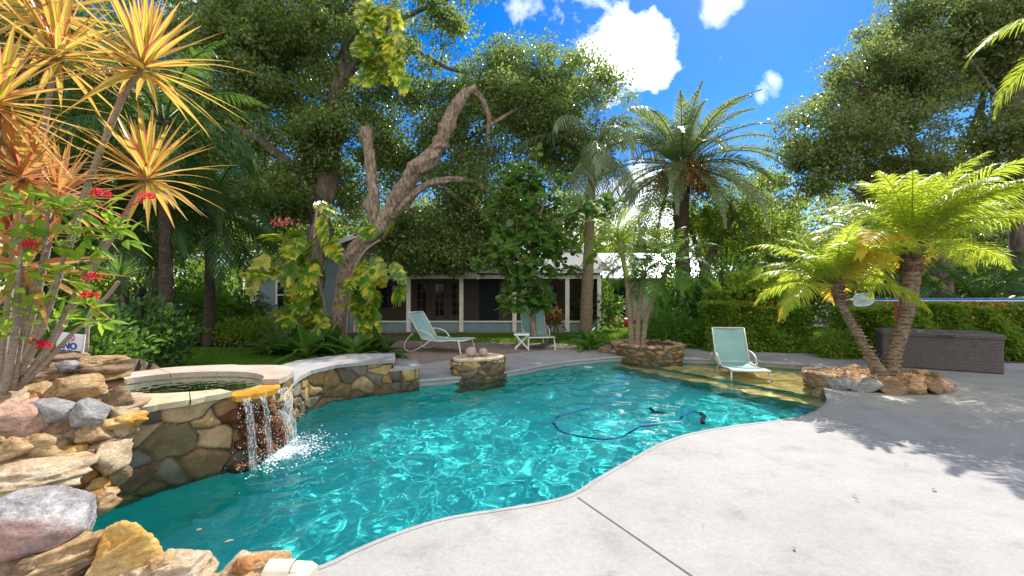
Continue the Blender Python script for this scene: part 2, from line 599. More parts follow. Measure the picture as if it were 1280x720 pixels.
pool = catmull(pool_key, 5, True)[:, :2]
pool = resample(np.r_[pool, pool[:1]], .09)[:-1]
WZ = -.12

# shelf front line through S0-S1; s grows towards the deep part
S0, S1 = A(3.3, 9.95), A(4.98, 7.35)
sn = nrm(A(-(S1 - S0)[1], (S1 - S0)[0])) * 1.0
if sn @ (A(0, 5) - S0) < 0: sn = -sn


def pool_floor(x, y):
    s = (x - S0[0]) * sn[0] + (y - S0[1]) * sn[1]
    z = -1.05 - .25 * smooth(s, .8, 4.5)
    return np.where(s < 0, -.30, np.where(s < .42, -.55, z)), s


m_floor, nt, out = new_mat('pool_plaster'); g = N(nt)
tc = g('TexCoord')
n1 = g('TexNoise', {'Vector': tc.outputs['Object'], 'Scale': 1.5, 'Detail': 5.0}); n2 = g('TexNoise', {'Vector': tc.outputs['Object'], 'Scale': 60.0, 'Detail': 2.0})
c = g.mix(.35, g.ramp(n1.outputs[0], [(.3, (.045, .50, .545)), (.7, (.085, .64, .665))]), n2.outputs[0], 'OVERLAY')
p = g('BsdfPrincipled', {'Base Color': c, 'Roughness': .9, 'Specular IOR Level': 0.1}); nt.links.new(p.outputs[0], out.inputs[0])
m_shelf = surf_mat('tan_pebble_plaster', [(.3, (.60, .33, .10)), (.7, (.76, .49, .22))], scale=3, bscale=70, rough=.9, bump=.1)
m_deck, nt, out = new_mat('broom_concrete'); g = N(nt)
tc = g('TexCoord')
n1 = g('TexNoise', {'Vector': tc.outputs['Object'], 'Scale': .55, 'Detail': 8.0, 'Roughness': .62}); n2 = g('TexNoise', {'Vector': tc.outputs['Object'], 'Scale': 130.0, 'Detail': 3.0})
n3 = g('TexNoise', {'Vector': tc.outputs['Object'], 'Scale': 2.6, 'Detail': 9.0, 'Roughness': .7})
n4 = g('TexNoise', {'Vector': tc.outputs['Object'], 'Scale': 28.0, 'Detail': 6.0, 'Roughness': .75})
c = g.ramp(n1.outputs[0], [(.3, (.265, .258, .25)), (.7, (.325, .316, .307))])
c = g.mix(.55, c, g.ramp(n3.outputs[0], [(.28, (.24, .235, .23)), (.46, (.48, .48, .48)), (.7, (.58, .58, .58))]), 'OVERLAY')
c = g.mix(.30, c, n4.outputs[0], 'OVERLAY')
c = g.mix(.30, c, n2.outputs[0], 'OVERLAY')
b = g('Bump', {'Height': g.math('ADD', n2.outputs[0], g.math('MULTIPLY', n4.outputs[0], 1.5)), 'Strength': .35, 'Distance': .006})
p = g('BsdfPrincipled', {'Base Color': c, 'Roughness': .85, 'Specular IOR Level': .25, 'Normal': b.outputs[0]}); nt.links.new(p.outputs[0], out.inputs[0])

# floor
xs = np.arange(-3.6, 6.9, .08); ys = np.arange(2.2, 11.1, .08)
X, Y = np.meshgrid(xs, ys, indexing='ij')
ok = inside(X, Y, offset_poly(pool, .12))
Z, S = pool_floor(X, Y)


def masked_grid(mb, X, Y, Z, okq, mi=0):
    n, m = X.shape
    i, j = np.nonzero(okq)
    a = i * m + j
    f = np.stack([a, a + m, a + m + 1, a + 1], 1)
    used = np.unique(f); rem = np.full(n * m, -1); rem[used] = np.arange(len(used))
    V = np.stack([X, Y, Z], 2).reshape(-1, 3)[used]
    mb.add(V, rem[f], mi)


mb = MB()
q = ok[:-1, :-1] & ok[1:, 1:] & ok[1:, :-1] & ok[:-1, 1:]
deep = S > .42
dq = deep[:-1, :-1] & deep[1:, 1:] & deep[1:, :-1] & deep[:-1, 1:]
Zd = np.where(deep, Z, -1.15)
masked_grid(mb, X, Y, Zd, q)
pool_floor_o = struct(mb.build('pool_floor', m_floor, None, True))
# shelf and steps as solid treads
mb = MB()
tdir = nrm(S1 - S0)


def band(s0, s1, ztop, zbot):
    """pool area with s0<=s<=s1 as stepped tread with a front riser"""
    a = np.linspace(-2.5, 4.5, 60)
    for t0, t1 in zip(a[:-1], a[1:]):
        for u0, u1 in zip(np.linspace(s0, s1, 9)[:-1], np.linspace(s0, s1, 9)[1:]):
            c = S0 + tdir * (t0 + t1) / 2 + sn * (u0 + u1) / 2
            if not (inside(A(c[0]), A(c[1]), pool)[0] or edge_dist(A(c[0]), A(c[1]), pool)[0] < .25): continue
            v = [S0 + tdir * t_ + sn * u_ for t_, u_ in ((t0, u0), (t1, u0), (t1, u1), (t0, u1))]
            mb.add([(x, y, ztop) for x, y in v], np.array([[0, 1, 2, 3]]))
            if u1 == s1:
                mb.add([(*v[3], ztop), (*v[2], ztop), (*v[2], zbot), (*v[3], zbot)], np.array([[0, 1, 2, 3]]), 1)


band(-3.2, 0.0, -.30, -.55); band(0, .42, -.55, -1.3)
m_riser = surf_mat('step_riser_plaster', [(.3, (.03, .2, .17)), (.7, (.05, .27, .24))], rough=.9)
shelf = struct(mb.build('pool_steps', [m_shelf, m_riser], None))
# walls of the pool
mb = MB()
N_ = len(pool)
ring = np.concatenate([pool, pool[:1]])
V = np.stack([np.c_[ring, np.full(len(ring), z)] for z in (-.05, -.2, -.6, -1.2, -1.9)], 0)
mb.grid(V)
m_wall, nt, out = new_mat('pool_wall_plaster'); g = N(nt)
tc = g('TexCoord'); sx = g('SeparateXYZ', {0: tc.outputs['Object']})
n2 = g('TexNoise', {'Vector': tc.outputs['Object'], 'Scale': 9.0, 'Detail': 5.0})
f = g.ramp(g.math('ADD', sx.outputs[2], g.math('MULTIPLY', n2.outputs[0], .05)), [(0, (0, 0, 0)), (1, (1, 1, 1))])
mr = g('MapRange', {0: g.math('ADD', sx.outputs[2], g.math('MULTIPLY', n2.outputs[0], .04)), 1: -.20, 2: -.11})
c = g.mix(mr.outputs[0], (.015, .48, .44, 1), (.30, .37, .33, 1))
p = g('BsdfPrincipled', {'Base Color': c, 'Roughness': .85, 'Specular IOR Level': .1}); nt.links.new(p.outputs[0], out.inputs[0])
pool_wall_o = struct(mb.build('pool_wall', m_wall, None, True))

# water: a real rippled surface
step = .023
xs = np.arange(-3.5, 6.6, step); ys = np.arange(2.3, 11.0, step)
X, Y = np.meshgrid(xs, ys, indexing='ij')
ok = inside(X, Y, offset_poly(pool, .05))
q = ok[:-1, :-1] & ok[1:, 1:] & ok[1:, :-1] & ok[:-1, 1:]
Z = np.zeros_like(X)
wr = np.random.default_rng(5)
FALL = A(-2.42, 4.78)
dist = np.hypot(X - FALL[0], Y - FALL[1])
for k in range(40):
    lam = wr.uniform(.22, .60); th = wr.normal(.6, 1.1); kk = 2 * PI / lam
    ph = wr.uniform(0, 2 * PI)
    wob = .25 * np.sin(X * wr.uniform(.8, 2.5) + Y * wr.uniform(.8, 2.5) + wr.uniform(0, 6))
    Z += .0027 * lam ** .9 * np.sin(kk * (X * math.cos(th) + Y * math.sin(th)) + ph + wob)
Z *= 1.0
for k in range(14):   # rings running out from the waterfall
    o = FALL + wr.normal(0, .22, 2); r = np.hypot(X - o[0], Y - o[1]); lam = wr.uniform(.12, .34)
    Z += .0022 * np.exp(-r / 1.1) * np.sin(2 * PI * r / lam + wr.uniform(0, 6))
for k in range(40):
    lam = wr.uniform(.08, .18); th = wr.normal(.5, 1.2); kk = 2 * PI / lam
    Z += .00085 * lam ** .8 * np.sin(kk * (X * math.cos(th) + Y * math.sin(th)) + wr.uniform(0, 6) + .4 * np.sin(X * wr.uniform(1, 4) + Y * wr.uniform(1, 4)))
Z += .010 * np.exp(-(dist / .42) ** 2) * np.sin(X * 61 + 3 * np.sin(Y * 47)) * np.sin(Y * 57 + 2 * np.sin(X * 33))
mb = MB(); masked_grid(mb, X, Y, Z + WZ, q)
m_water, nt, out = new_mat('pool_water'); g = N(nt)
gl = g('BsdfGlass', {'Color': (.86, 1, .985, 1), 'Roughness': 0.0, 'IOR': 1.333}); nt.links.new(gl.outputs[0], out.inputs[0])
water = struct(mb.build('pool_water', m_water, None, True))
water.cycles.is_caustics_caster = True
for o in (pool_floor_o, shelf, pool_wall_o): o.cycles.is_caustics_receiver = True

# deck, coping, ground
deck_out = np.array([(-2.9, -3), (16, -3), (16, 9.0), (10.2, 9.75), (8.3, 10.15), (7.7, 10.9), (6.6, 12.0), (5.2, 12.7), (3.8, 13.0), (2.6, 12.4), (1.2, 11.9), (0, 11.1), (-1.3, 10.2),
                     (-2.2, 9.2), (-3.4, 8.2), (-5.2, 7.4), (-5.6, 5.2), (-5.2, 3.2), (-3.9, 2.0), (-3.0, .5)])
hole = offset_poly(pool, -.035)
mb = MB(); mb.poly_slab(deck_out, -.10, 0.0, [hole])
deck = struct(mb.build('pool_deck', m_deck))
# rounded nose of the coping
prof = [(-.006, -.052), (-.040, -.048), (-.053, -.028), (-.052, -.010), (-.042, .0015), (.0, .003)]
V = np.stack([np.c_[offset_poly(pool, a), np.full(N_, z)] for a, z in prof], 0)
i0 = int(np.argmin(np.hypot(*(pool - A(-1.35, 2.47)).T))); i1 = int(np.argmin(np.hypot(*(pool - A(-1.60, 7.95)).T)))
idx = np.r_[i0:N_, 0:i1 + 1] if i0 > i1 else np.arange(i0, i1 + 1)
mb = MB(); mb.grid(V[:, idx])
struct(mb.build('deck_coping', m_deck, None, True))
m_soil = surf_mat('leaf_litter_soil', [(.3, (.05, .035, .02)), (.55, (.12, .085, .055)), (.75, (.2, .15, .1))], scale=3, bscale=40, bump=.6, rough=.95)
gr = np.array([(-260, -120), (260, -120), (260, 420), (-260, 420)])
mb = MB(); mb.poly_slab(gr, None, -.03, [hole])
struct(mb.build('ground', m_soil))
# ------------------------------------------------------------------ stone materials
def rock_mat(name, stops, bump=.5, strat=3.0, spot=None):
    m, nt, out = new_mat(name); g = N(nt)
    tc = g('TexCoord')
    mp = g('Mapping', {'Vector': tc.outputs['Object'], 'Scale': (1, 1, strat), 'Rotation': (.25, .2, 0)})
    n1 = g('TexNoise', {'Vector': mp.outputs[0], 'Scale': 4.5, 'Detail': 9.0, 'Roughness': .66, 'Distortion': .5})
    n2 = g('TexNoise', {'Vector': tc.outputs['Object'], 'Scale': 55.0, 'Detail': 6.0, 'Roughness': .7})
    n3 = g('TexNoise', {'Vector': tc.outputs['Object'], 'Scale': 2.2, 'Detail': 5.0})
    c = g.ramp(n1.outputs[0], stops)
    if spot:
        c = g.mix(g.ramp(n3.outputs[0], [(.5, (0, 0, 0)), (.62, (1, 1, 1))]), c, spot)
    n5 = g('TexNoise', {'Vector': mp.outputs[0], 'Scale': 16.0, 'Detail': 8.0, 'Roughness': .75})
    c = g.mix(.6, c, g.ramp(n5.outputs[0], [(.32, (.16, .14, .13)), (.5, (.5, .5, .5)), (.68, (.78, .77, .74))]), 'OVERLAY')
    c = g.mix(.45, c, n2.outputs[0], 'OVERLAY')
    hgt = g.math('ADD', g.math('ADD', g.math('MULTIPLY', n1.outputs[0], 1.2), g.math('MULTIPLY', n5.outputs[0], .8)), g.math('MULTIPLY', n2.outputs[0], .35))
    b = g('Bump', {'Height': hgt, 'Strength': min(1.0, bump * 1.7), 'Distance': .05})
    p = g('BsdfPrincipled', {'Base Color': c, 'Roughness': .88, 'Specular IOR Level': .25, 'Normal': b.outputs[0]})
    nt.links.new(p.outputs[0], out.inputs[0])
    return m


RM = {
    'tan': rock_mat('tan_sandstone', [(.28, (.22, .12, .05)), (.45, (.42, .27, .13)), (.6, (.55, .40, .22)), (.75, (.36, .21, .10))]),
    'cream': rock_mat('cream_sandstone', [(.28, (.30, .18, .09)), (.45, (.50, .37, .23)), (.62, (.58, .48, .35)), (.78, (.36, .23, .13))]),
    'gold': rock_mat('golden_ironstone', [(.28, (.40, .13, .03)), (.42, (.58, .30, .06)), (.58, (.66, .45, .15)), (.75, (.42, .25, .10))], spot=(.62, .42, .2)),
    'grey': rock_mat('grey_river_stone', [(.28, (.14, .14, .145)), (.5, (.30, .30, .30)), (.72, (.46, .45, .43))], strat=1.4),
    'mauve': rock_mat('mottled_grey_stone', [(.3, (.13, .115, .12)), (.46, (.27, .26, .27)), (.6, (.46, .46, .47)), (.75, (.30, .29, .30))], strat=1.6, spot=(.40, .25, .21)),
    'pink': rock_mat('pinkish_sandstone', [(.28, (.30, .14, .09)), (.48, (.52, .32, .24)), (.7, (.58, .42, .32))]),
    'brown': rock_mat('brown_fieldstone', [(.28, (.11, .07, .04)), (.5, (.26, .17, .10)), (.72, (.38, .28, .18))]),
    'rust': rock_mat('rust_orange_stone', [(.28, (.26, .08, .03)), (.5, (.48, .21, .08)), (.72, (.55, .34, .16))]),
}
m_wallstone, nt, out = new_mat('fieldstone_masonry'); g = N(nt)
at = g('Attribute', attribute_name='stone'); aj = g('Attribute', attribute_name='joint')
tc = g('TexCoord')
n1 = g('TexNoise', {'Vector': tc.outputs['Object'], 'Scale': 7.0, 'Detail': 9.0, 'Roughness': .68, 'Distortion': .6}); n2 = g('TexNoise', {'Vector': tc.outputs['Object'], 'Scale': 60.0, 'Detail': 5.0})
f = g.math('FRACT', g.math('ADD', at.outputs['Fac'], g.math('MULTIPLY', n1.outputs[0], .0)))
c = g.ramp(f, [(0, (.25, .155, .07)), (.14, (.15, .115, .055)), (.28, (.38, .25, .11)), (.42, (.11, .09, .065)), (.55, (.29, .185, .065)), (.68, (.17, .15, .12)), (.8, (.37, .26, .14)), (.92, (.18, .10, .055))], 'CONSTANT')
c = g.mix(.75, c, g.ramp(n1.outputs[0], [(.3, (.30, .27, .24)), (.55, (.52, .5, .48)), (.72, (.68, .64, .55))]), 'OVERLAY')
c = g.mix(.35, c, n2.outputs[0], 'OVERLAY')
c = g.mix(aj.outputs['Fac'], c, (.06, .048, .036, 1))
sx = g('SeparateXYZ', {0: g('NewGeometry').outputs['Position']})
low_dark = g('MapRange', {0: g.math('ADD', sx.outputs[2], g.math('MULTIPLY', g.math('SUBTRACT', n1.outputs[0], .5), .35)), 1: .16, 2: -.02})
c = g.mix(g.math('MULTIPLY', low_dark.outputs[0], .6), c, (.05, .042, .02, 1))  # stone colour darker towards the bottom, upper edge broken by noise
b = g('Bump', {'Height': g.math('ADD', n1.outputs[0], g.math('MULTIPLY', n2.outputs[0], .4)), 'Strength': .55, 'Distance': .025})
p = g('BsdfPrincipled', {'Base Color': c, 'Roughness': .85, 'Specular IOR Level': .3, 'Normal': b.outputs[0]}); nt.links.new(p.outputs[0], out.inputs[0])
m_cope = surf_mat('pink_flagstone', [(.3, (.34, .26, .21)), (.55, (.44, .35, .29)), (.75, (.48, .41, .36))], scale=3, bscale=45, bump=.35, rough=.85)
m_copecream = surf_mat('cream_coping_stone', [(.3, (.36, .27, .16)), (.6, (.52, .43, .29))], scale=4, bscale=40, bump=.4, rough=.8)


def stone_face(name, path, z0, ztop, cw, ch, depth, parent, seed, res=.014, label=None, jitter=.38, jw=.035):
    """stone masonry face along a plan path (outside on the right hand); ztop number or function of path fraction"""
    r = np.random.default_rng(seed)
    p = resample(np.asarray(path, float), res)
    n = len(p)
    t = nrm(np.gradient(p, axis=0)); nn = np.stack([t[:, 1], -t[:, 0]], 1)
    k = 7
    ker = np.ones(k) / k
    nn = nrm(np.stack([np.convolve(np.pad(nn[:, i], k // 2, mode='edge'), ker, 'valid') for i in range(2)], 1))
    Ltot = np.linalg.norm(np.diff(p, axis=0), axis=1).sum()
    zt = np.array([ztop(q) if callable(ztop) else ztop for q in np.linspace(0, 1, n)])
    hmax = zt.max() - z0; m = max(4, int(hmax / res))
    v = np.linspace(0, 1, m)
    U = np.repeat(np.linspace(0, Ltot, n)[:, None], m, 1); Zz = z0 + v[None] * (zt - z0)[:, None]
    nc, nr = max(1, int(round(Ltot / cw))), max(1, int(round(hmax / ch)))
    sx, sy = np.meshgrid((np.arange(nc) + .5) * Ltot / nc, z0 + (np.arange(nr) + .5) * hmax / nr, indexing='ij')
    sx = sx + (np.arange(nr)[None] % 2) * .5 * Ltot / nc
    sx = sx.ravel() + r.normal(0, jitter * Ltot / nc, sx.size); sy = sy.ravel() + r.normal(0, jitter * .8 * hmax / nr, sy.size)
    keep = r.random(len(sx)) > .16
    sx, sy = sx[keep], sy[keep]
    wu = np.array([mnoise.noise(Vector((u * 6, z * 6, seed))) for u, z in zip(U.ravel()[::1], Zz.ravel()[::1])]).reshape(U.shape) * .05
    wz = np.roll(wu, 13, 0)
    uu = (U + wu) / cw; zz = (Zz + wz) / ch
    d1 = np.full(U.shape, 1e9); d2 = np.full(U.shape, 1e9); idx = np.zeros(U.shape, int)
    for k_, (a, b_) in enumerate(zip(sx / cw, sy / ch)):
        d = np.hypot(uu - a, zz - b_)
        c1 = d < d1
        d2 = np.where(c1, d1, np.minimum(d2, d)); idx = np.where(c1, k_, idx); d1 = np.where(c1, d, d1)
    e = (d2 - d1) * min(cw, ch)
    lift = r.uniform(.55, 1.0, len(sx)); tx = r.normal(0, .12, len(sx)); tz = r.normal(0, .15, len(sx))
    disp = smooth(e, .004, jw * 1.6) * depth * lift[idx] * (1 + tx[idx] * (uu - (sx / cw)[idx]) + tz[idx] * (zz - (sy / ch)[idx]))
    rg = np.array([mnoise.fractal(Vector((u * 9, z * 9, seed + 3)), 1.0, 2.0, 4) for u, z in zip(U.ravel(), Zz.ravel())]).reshape(U.shape)
    disp = disp + rg * depth * .16
    V = np.stack([p[:, 0][:, None] + nn[:, 0][:, None] * disp, p[:, 1][:, None] + nn[:, 1][:, None] * disp, Zz], 2)
    mb = MB(); mb.grid(V)
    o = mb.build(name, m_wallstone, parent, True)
    col = r.random(len(sx))
    a = o.data.attributes.new('stone', 'FLOAT', 'POINT'); a.data.foreach_set('value', col[idx].ravel().astype(np.float32))
    a = o.data.attributes.new('joint', 'FLOAT', 'POINT'); a.data.foreach_set('value', (1 - smooth(e, .002, jw * .55)).ravel().astype(np.float32))
    if label: o['label'] = label
    return o


def slab_top(mb, poly, z0, z1, mi=0, wob=.012, holes=()):
    """flagstone slab with a slightly worn outline"""
    p = resample(np.r_[np.asarray(poly, float), np.asarray(poly, float)[:1]], .07)[:-1]
    p = p + rng.normal(0, wob * .4, p.shape)
    mb.poly_slab(p, z0, z1, holes, mi)


# ------------------------------------------------------------------ spa
SPC = A(-3.45, 4.85)
th_k = np.radians([-110, -95, -81, -66, -45, -26, -8, 7, 25, 47, 60, 75, 90, 135, 180, 225, 250])
R_k = np.array([1.2, 1.27, 1.27, .99, .86, .83, .84, .87, .93, 1.03, 1.06, 1.0, .95, 1.1, 1.15, 1.1, 1.2])
RXI, RYI = .76, .56


def spaI(t):
    return RXI * RYI / np.sqrt((RYI * np.cos(t)) ** 2 + (RXI * np.sin(t)) ** 2)


def spaR(t):
    t = (t + np.radians(110)) % (2 * PI) - np.radians(110)
    return np.interp(t, th_k, R_k)


def spa_pt(t, r): return SPC + np.stack([np.cos(t) * r, np.sin(t) * r], -1)


spa = thing('spa', 'raised round stone spa spilling over an orange slab into the pool', 'spa', (SPC[0], SPC[1], 0))
ths = np.radians(np.linspace(-94, 62, 60))
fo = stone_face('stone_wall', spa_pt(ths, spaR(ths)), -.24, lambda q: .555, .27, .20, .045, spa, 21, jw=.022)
fo.cycles.is_caustics_receiver = True
# back of the spa
ths = np.radians(np.linspace(60, 270, 60))
stone_face('back_wall', spa_pt(ths, spaR(ths)), -.02, .555, .26, .14, .035, spa, 22, res=.03)


def ring_slab(mb, t0, t1, r_in, r_out, z0, z1, n=40, mi=0):
    t = np.radians(np.linspace(t0, t1, n))
    ri = spaI(t) + r_in; ro = spaR(t) + r_out if not callable(r_out) else r_out(t)
    ro = ro + np.interp(np.arange(n), np.arange(0, n + 4, 4), rng.normal(0, .016, len(np.arange(0, n + 4, 4))))
    a, b = spa_pt(t, ri), spa_pt(t, ro)
    mb.poly_slab(np.r_[a, b[::-1]], z0, z1, (), mi)


mb = MB()
segs = [(-93, -74), (-73.3, -54), (-53.4, -32)]
for a, b in segs: ring_slab(mb, a, b, -.01, .055, .555, .605, 14)
cop = mb.build('front_coping', m_copecream, spa)
mb = MB()
for a, b in ((6, 30), (30.6, 58), (58.6, 96), (96.6, 140), (140.6, 185), (185.6, 230), (230.6, 266.4)):
    ring_slab(mb, a, b, -.01, .05, .555, .612, 16)
mb.build('back_coping', m_cope, spa)
# inner shell, water
t = np.radians(np.linspace(0, 360, 73)); V = np.stack([np.c_[spa_pt(t, spaI(t)), np.full(73, z)] for z in (.10, .45, .57)], 0)
mb = MB(); mb.grid(V[:, ::-1]); mb.poly_slab(spa_pt(t[:-1], spaI(t[:-1])), None, .11)
m_spain = surf_mat('spa_tile', [(.3, (.22, .23, .16)), (.6, (.36, .36, .26)), (.8, (.42, .42, .34))], scale=9, bscale=50, rough=.6)
mb.build('inner_shell', m_spain, spa, False)
rr = np.linspace(0, 1.008, 50); tt = np.linspace(0, 2 * PI, 145)
RR, TT = np.meshgrid(rr, tt, indexing='ij')
XX = SPC[0] + RR * RXI * np.cos(TT); YY = SPC[1] + RR * RYI * np.sin(TT)
ZZ = .546 + .002 * np.sin(XX * 31 + 2 * np.sin(YY * 13)) * np.sin(YY * 27 + 1.5 * np.sin(XX * 17)) + .0015 * np.sin(XX * 63 + YY * 41)
mb = MB(); mb.grid(np.stack([XX, YY, ZZ], 2))
m_spaw, nt, out = new_mat('spa_water'); g = N(nt)
gl = g('BsdfGlass', {'Color': (.80, .93, .84, 1), 'Roughness': 0.0, 'IOR': 1.333}); nt.links.new(gl.outputs[0], out.inputs[0])
sw = mb.build('spa_water', m_spaw, spa, True)
# spillway slab
m_spill = surf_mat('wet_orange_slate', [(.3, (.50, .22, .02)), (.6, (.66, .36, .04)), (.8, (.55, .3, .06))], scale=5, bscale=30, rough=.15, spec=.6, bump=.2)
mb = MB()
tq = np.radians(np.linspace(-31, 5, 14))
a = spa_pt(tq, spaI(tq) - .02); b = spa_pt(tq, spaR(tq) + np.array([.10, .13, .16, .15, .17, .19, .18, .2, .17, .18, .16, .13, .1, .06]))
mb.poly_slab(np.r_[a, b[::-1]], .505, .557)
mb.build('spillway', m_spill, spa)
# water sheets and splashes of the fall
m_fall, nt, out = new_mat('falling_water'); g = N(nt)
tc = g('TexCoord'); mp = g('Mapping', {'Vector': tc.outputs['Object'], 'Scale': (26, 26, 1.6)})
nz = g('TexNoise', {'Vector': mp.outputs[0], 'Scale': 4.0, 'Detail': 5.0, 'Roughness': .7})
fa = g.ramp(nz.outputs[0], [(.47, (.04, .04, .04)), (.66, (.7, .7, .7))])
tr = g('BsdfTransparent'); wp = g('BsdfPrincipled', {'Base Color': (.85, .92, .95, 1), 'Roughness': .15, 'Specular IOR Level': .8})
ms = g('MixShader', {0: fa, 1: tr.outputs[0], 2: wp.outputs[0]}); nt.links.new(ms.outputs[0], out.inputs[0])
mb = MB()
for t0, t1 in ((-30, -25.5), (-20, -16.5), (-7, 3)):
    tq = np.radians(np.linspace(t0, t1, 8)); zs = np.linspace(0, 1, 16)
    V = []
    for s in zs:
        ro = spaR(tq) + .17 + .12 * math.sqrt(s) + rng.normal(0, .006, 8)
        V.append(np.c_[spa_pt(tq, ro), np.full(8, (.54 - s * .67))])
    mb.grid(np.array(V))
fall = mb.build('waterfall', m_fall, spa, True)
m_drop = plain_mat('white_water', (.82, .9, .92), rough=.2, spec=.7)
mb = MB(); v, f = ico(1)
for k in range(1500):
    tq = R(rng.uniform(-34, 6)); s = rng.random()
    c = spa_pt(tq, float(spaR(tq)) + rng.uniform(.12, .36)); z = .53 - .65 * rng.random()
    if rng.random() < .74:
        c = FALL + A(.05, .0) + rng.normal(0, .17, 2) * A(.9, 1.25); z = WZ + abs(rng.normal(0, .055)) * (rng.random() ** .7)
    r = rng.uniform(.0012, .0042)
    mb.add(v * r * A(1, 1, rng.uniform(.8, 2.2)) + A(c[0], c[1], z), f)
for k in range(1700):
    a_ = rng.uniform(-1.5, 1.6); q_ = abs(rng.normal(0, .24)); r = rng.uniform(.002, .010)
    mb.add(v * r * A(1.3, 1.3, .35) + A(FALL[0] - .05 + q_ * math.cos(a_), FALL[1] + .02 + q_ * 1.25 * math.sin(a_), WZ + .004), f)
mb.build('splash', m_drop, spa, True)['kind'] = 'stuff'
# rust stained rocks behind the fall
mb = MB()
for k in range(26):
    tq = R(rng.uniform(-32, 6)); z = rng.uniform(-.25, .42)
    c = spa_pt(tq, float(spaR(tq)) + .03 + .10 * max(0, .4 - z))
    v, f = rock_verts((rng.uniform(.12, .22),) * 2 + (rng.uniform(.1, .18),), 8, .06, 3, 300 + k)
    mb.add(v + A(c[0], c[1], z), f)
mb.build('wet_rocks', rock_mat('wet_rust_stone', [(.28, (.05, .02, .012)), (.5, (.17, .06, .025)), (.72, (.28, .13, .05))], bump=.6), spa, True)

# ------------------------------------------------------------------ low walls by the pool
wl = thing('pool_wall_ledge', 'taller stone wall with grey slab top beside the spa', 'stone wall', (-2.6, 7.2, 0))
pw = [(-2.74, 5.5), (-2.86, 5.95), (-2.92, 6.5), (-2.76, 7.02), (-2.25, 7.38), (-2.0, 7.53)]
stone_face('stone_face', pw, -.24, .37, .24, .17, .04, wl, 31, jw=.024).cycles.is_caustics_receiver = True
stone_face('end_face', [(-1.98, 7.5), (-2.15, 8.2)], -.02, .37, .2, .15, .035, wl, 32, res=.03)
mb = MB(); slab_top(mb, [(-2.68, 5.5), (-2.80, 5.95), (-2.86, 6.45), (-2.70, 6.98), (-2.22, 7.33), (-1.93, 7.49), (-2.12, 8.25), (-2.9, 8.1), (-3.5, 7.4), (-3.6, 5.7)], .372, .425)
mb.build('slab_top', m_deck, wl)
wl = thing('pool_wall_step', 'shorter stone wall stepping down to the far deck', 'stone wall', (-1.8, 7.9, 0))
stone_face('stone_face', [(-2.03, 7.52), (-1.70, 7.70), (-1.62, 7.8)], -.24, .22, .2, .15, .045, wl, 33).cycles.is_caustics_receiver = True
stone_face('end_face', [(-1.62, 7.8), (-1.78, 8.35)], -.35, .22, .2, .15, .035, wl, 34, res=.03)
mb = MB(); slab_top(mb, [(-2.02, 7.49), (-1.68, 7.66), (-1.57, 7.8), (-1.75, 8.4), (-2.15, 8.25)], .222, .27)
mb.build('slab_top', m_deck, wl)
# column of ledge stone with two round pots
cl_ = thing('stone_pillar', 'stout ledgestone pedestal at the pool edge carrying two round pots', 'pedestal', (-.65, 8.75, 0))
pp = catmull([(-1.12, 8.50), (-.98, 8.22), (-.62, 8.26), (-.22, 8.52), (-.16, 8.85), (-.45, 9.15), (-.95, 8.95)], 6, True)
pp = np.r_[pp, pp[:1]]
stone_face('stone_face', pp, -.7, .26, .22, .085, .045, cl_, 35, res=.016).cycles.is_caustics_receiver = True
mb = MB(); slab_top(mb, pp[:-1:3] * .98 + A(-.65, 8.7) * .02, .262, .30)
mb.build('slab_top', m_copecream, cl_)
m_pot = surf_mat('weathered_terracotta', [(.3, (.30, .23, .19)), (.7, (.42, .34, .29))], scale=6, rough=.85)
for k, (c, r, lb) in enumerate(((A(-.78, 8.62), .105, 'larger round clay pot ball, left one on the stone pedestal'), (A(-.55, 8.70), .088, 'smaller round clay pot ball, right one on the stone pedestal'))):
    z = np.linspace(0, 1, 15); pr = r * np.sqrt(np.clip(1 - (2 * z - 1) ** 2 * .93, 0, 1)); pr[-2:] = r * .36, ; zz = .30 + z * r * 1.75
    pr = np.r_[pr, pr[-1] * .8]; zz = np.r_[zz, zz[-1] - .03]
    t = np.linspace(0, 2 * PI, 25)[:-1]
    V = np.stack([np.stack([c[0] + a * np.cos(t), c[1] + a * np.sin(t), np.full(24, b)], 1) for a, b in zip(pr, zz)], 0)
    mb = MB(); mb.grid(V, wrap=True)
    mb.poly_slab([(c[0] + pr[0] * math.cos(q), c[1] + pr[0] * math.sin(q)) for q in t], None, .302)
    o = mb.build('round_pot', m_pot, None, True, loc=A(c[0], c[1], .30)); tag(o, lb, 'pot', 'round pots on the stone pedestal')
# far planter
pl = thing('ledgestone_planter', 'low dark ledgestone planter at the far edge holding a clump of small palms', 'planter', (3.2, 10.7, 0))
pp = catmull([(2.5, 11.0), (2.62, 10.55), (2.95, 10.22), (3.45, 10.14), (3.85, 10.34), (3.98, 10.8), (3.8, 11.3), (3.1, 11.5), (2.6, 11.4)], 6, True); pp = np.r_[pp, pp[:1]]
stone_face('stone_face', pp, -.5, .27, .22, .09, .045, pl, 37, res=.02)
mb = MB(); slab_top(mb, pp[:-1:2], .2, .235, wob=.0)
mb.build('soil', m_soil, pl)
for k in range(26):
    a = k / 26 * len(pp); c = pp[int(a) % len(pp)]
    c = c + (A(3.2, 10.8) - c) * .06
    v, f = rock_verts((rng.uniform(.2, .34), rng.uniform(.16, .24), rng.uniform(.07, .12)), 8, .06, 3, 500 + k)
    mb = MB(); mb.add(v + A(c[0], c[1], .27), f); mb.build('cap_stone', RM[['brown', 'tan', 'brown', 'pink'][k % 4]], pl, True)
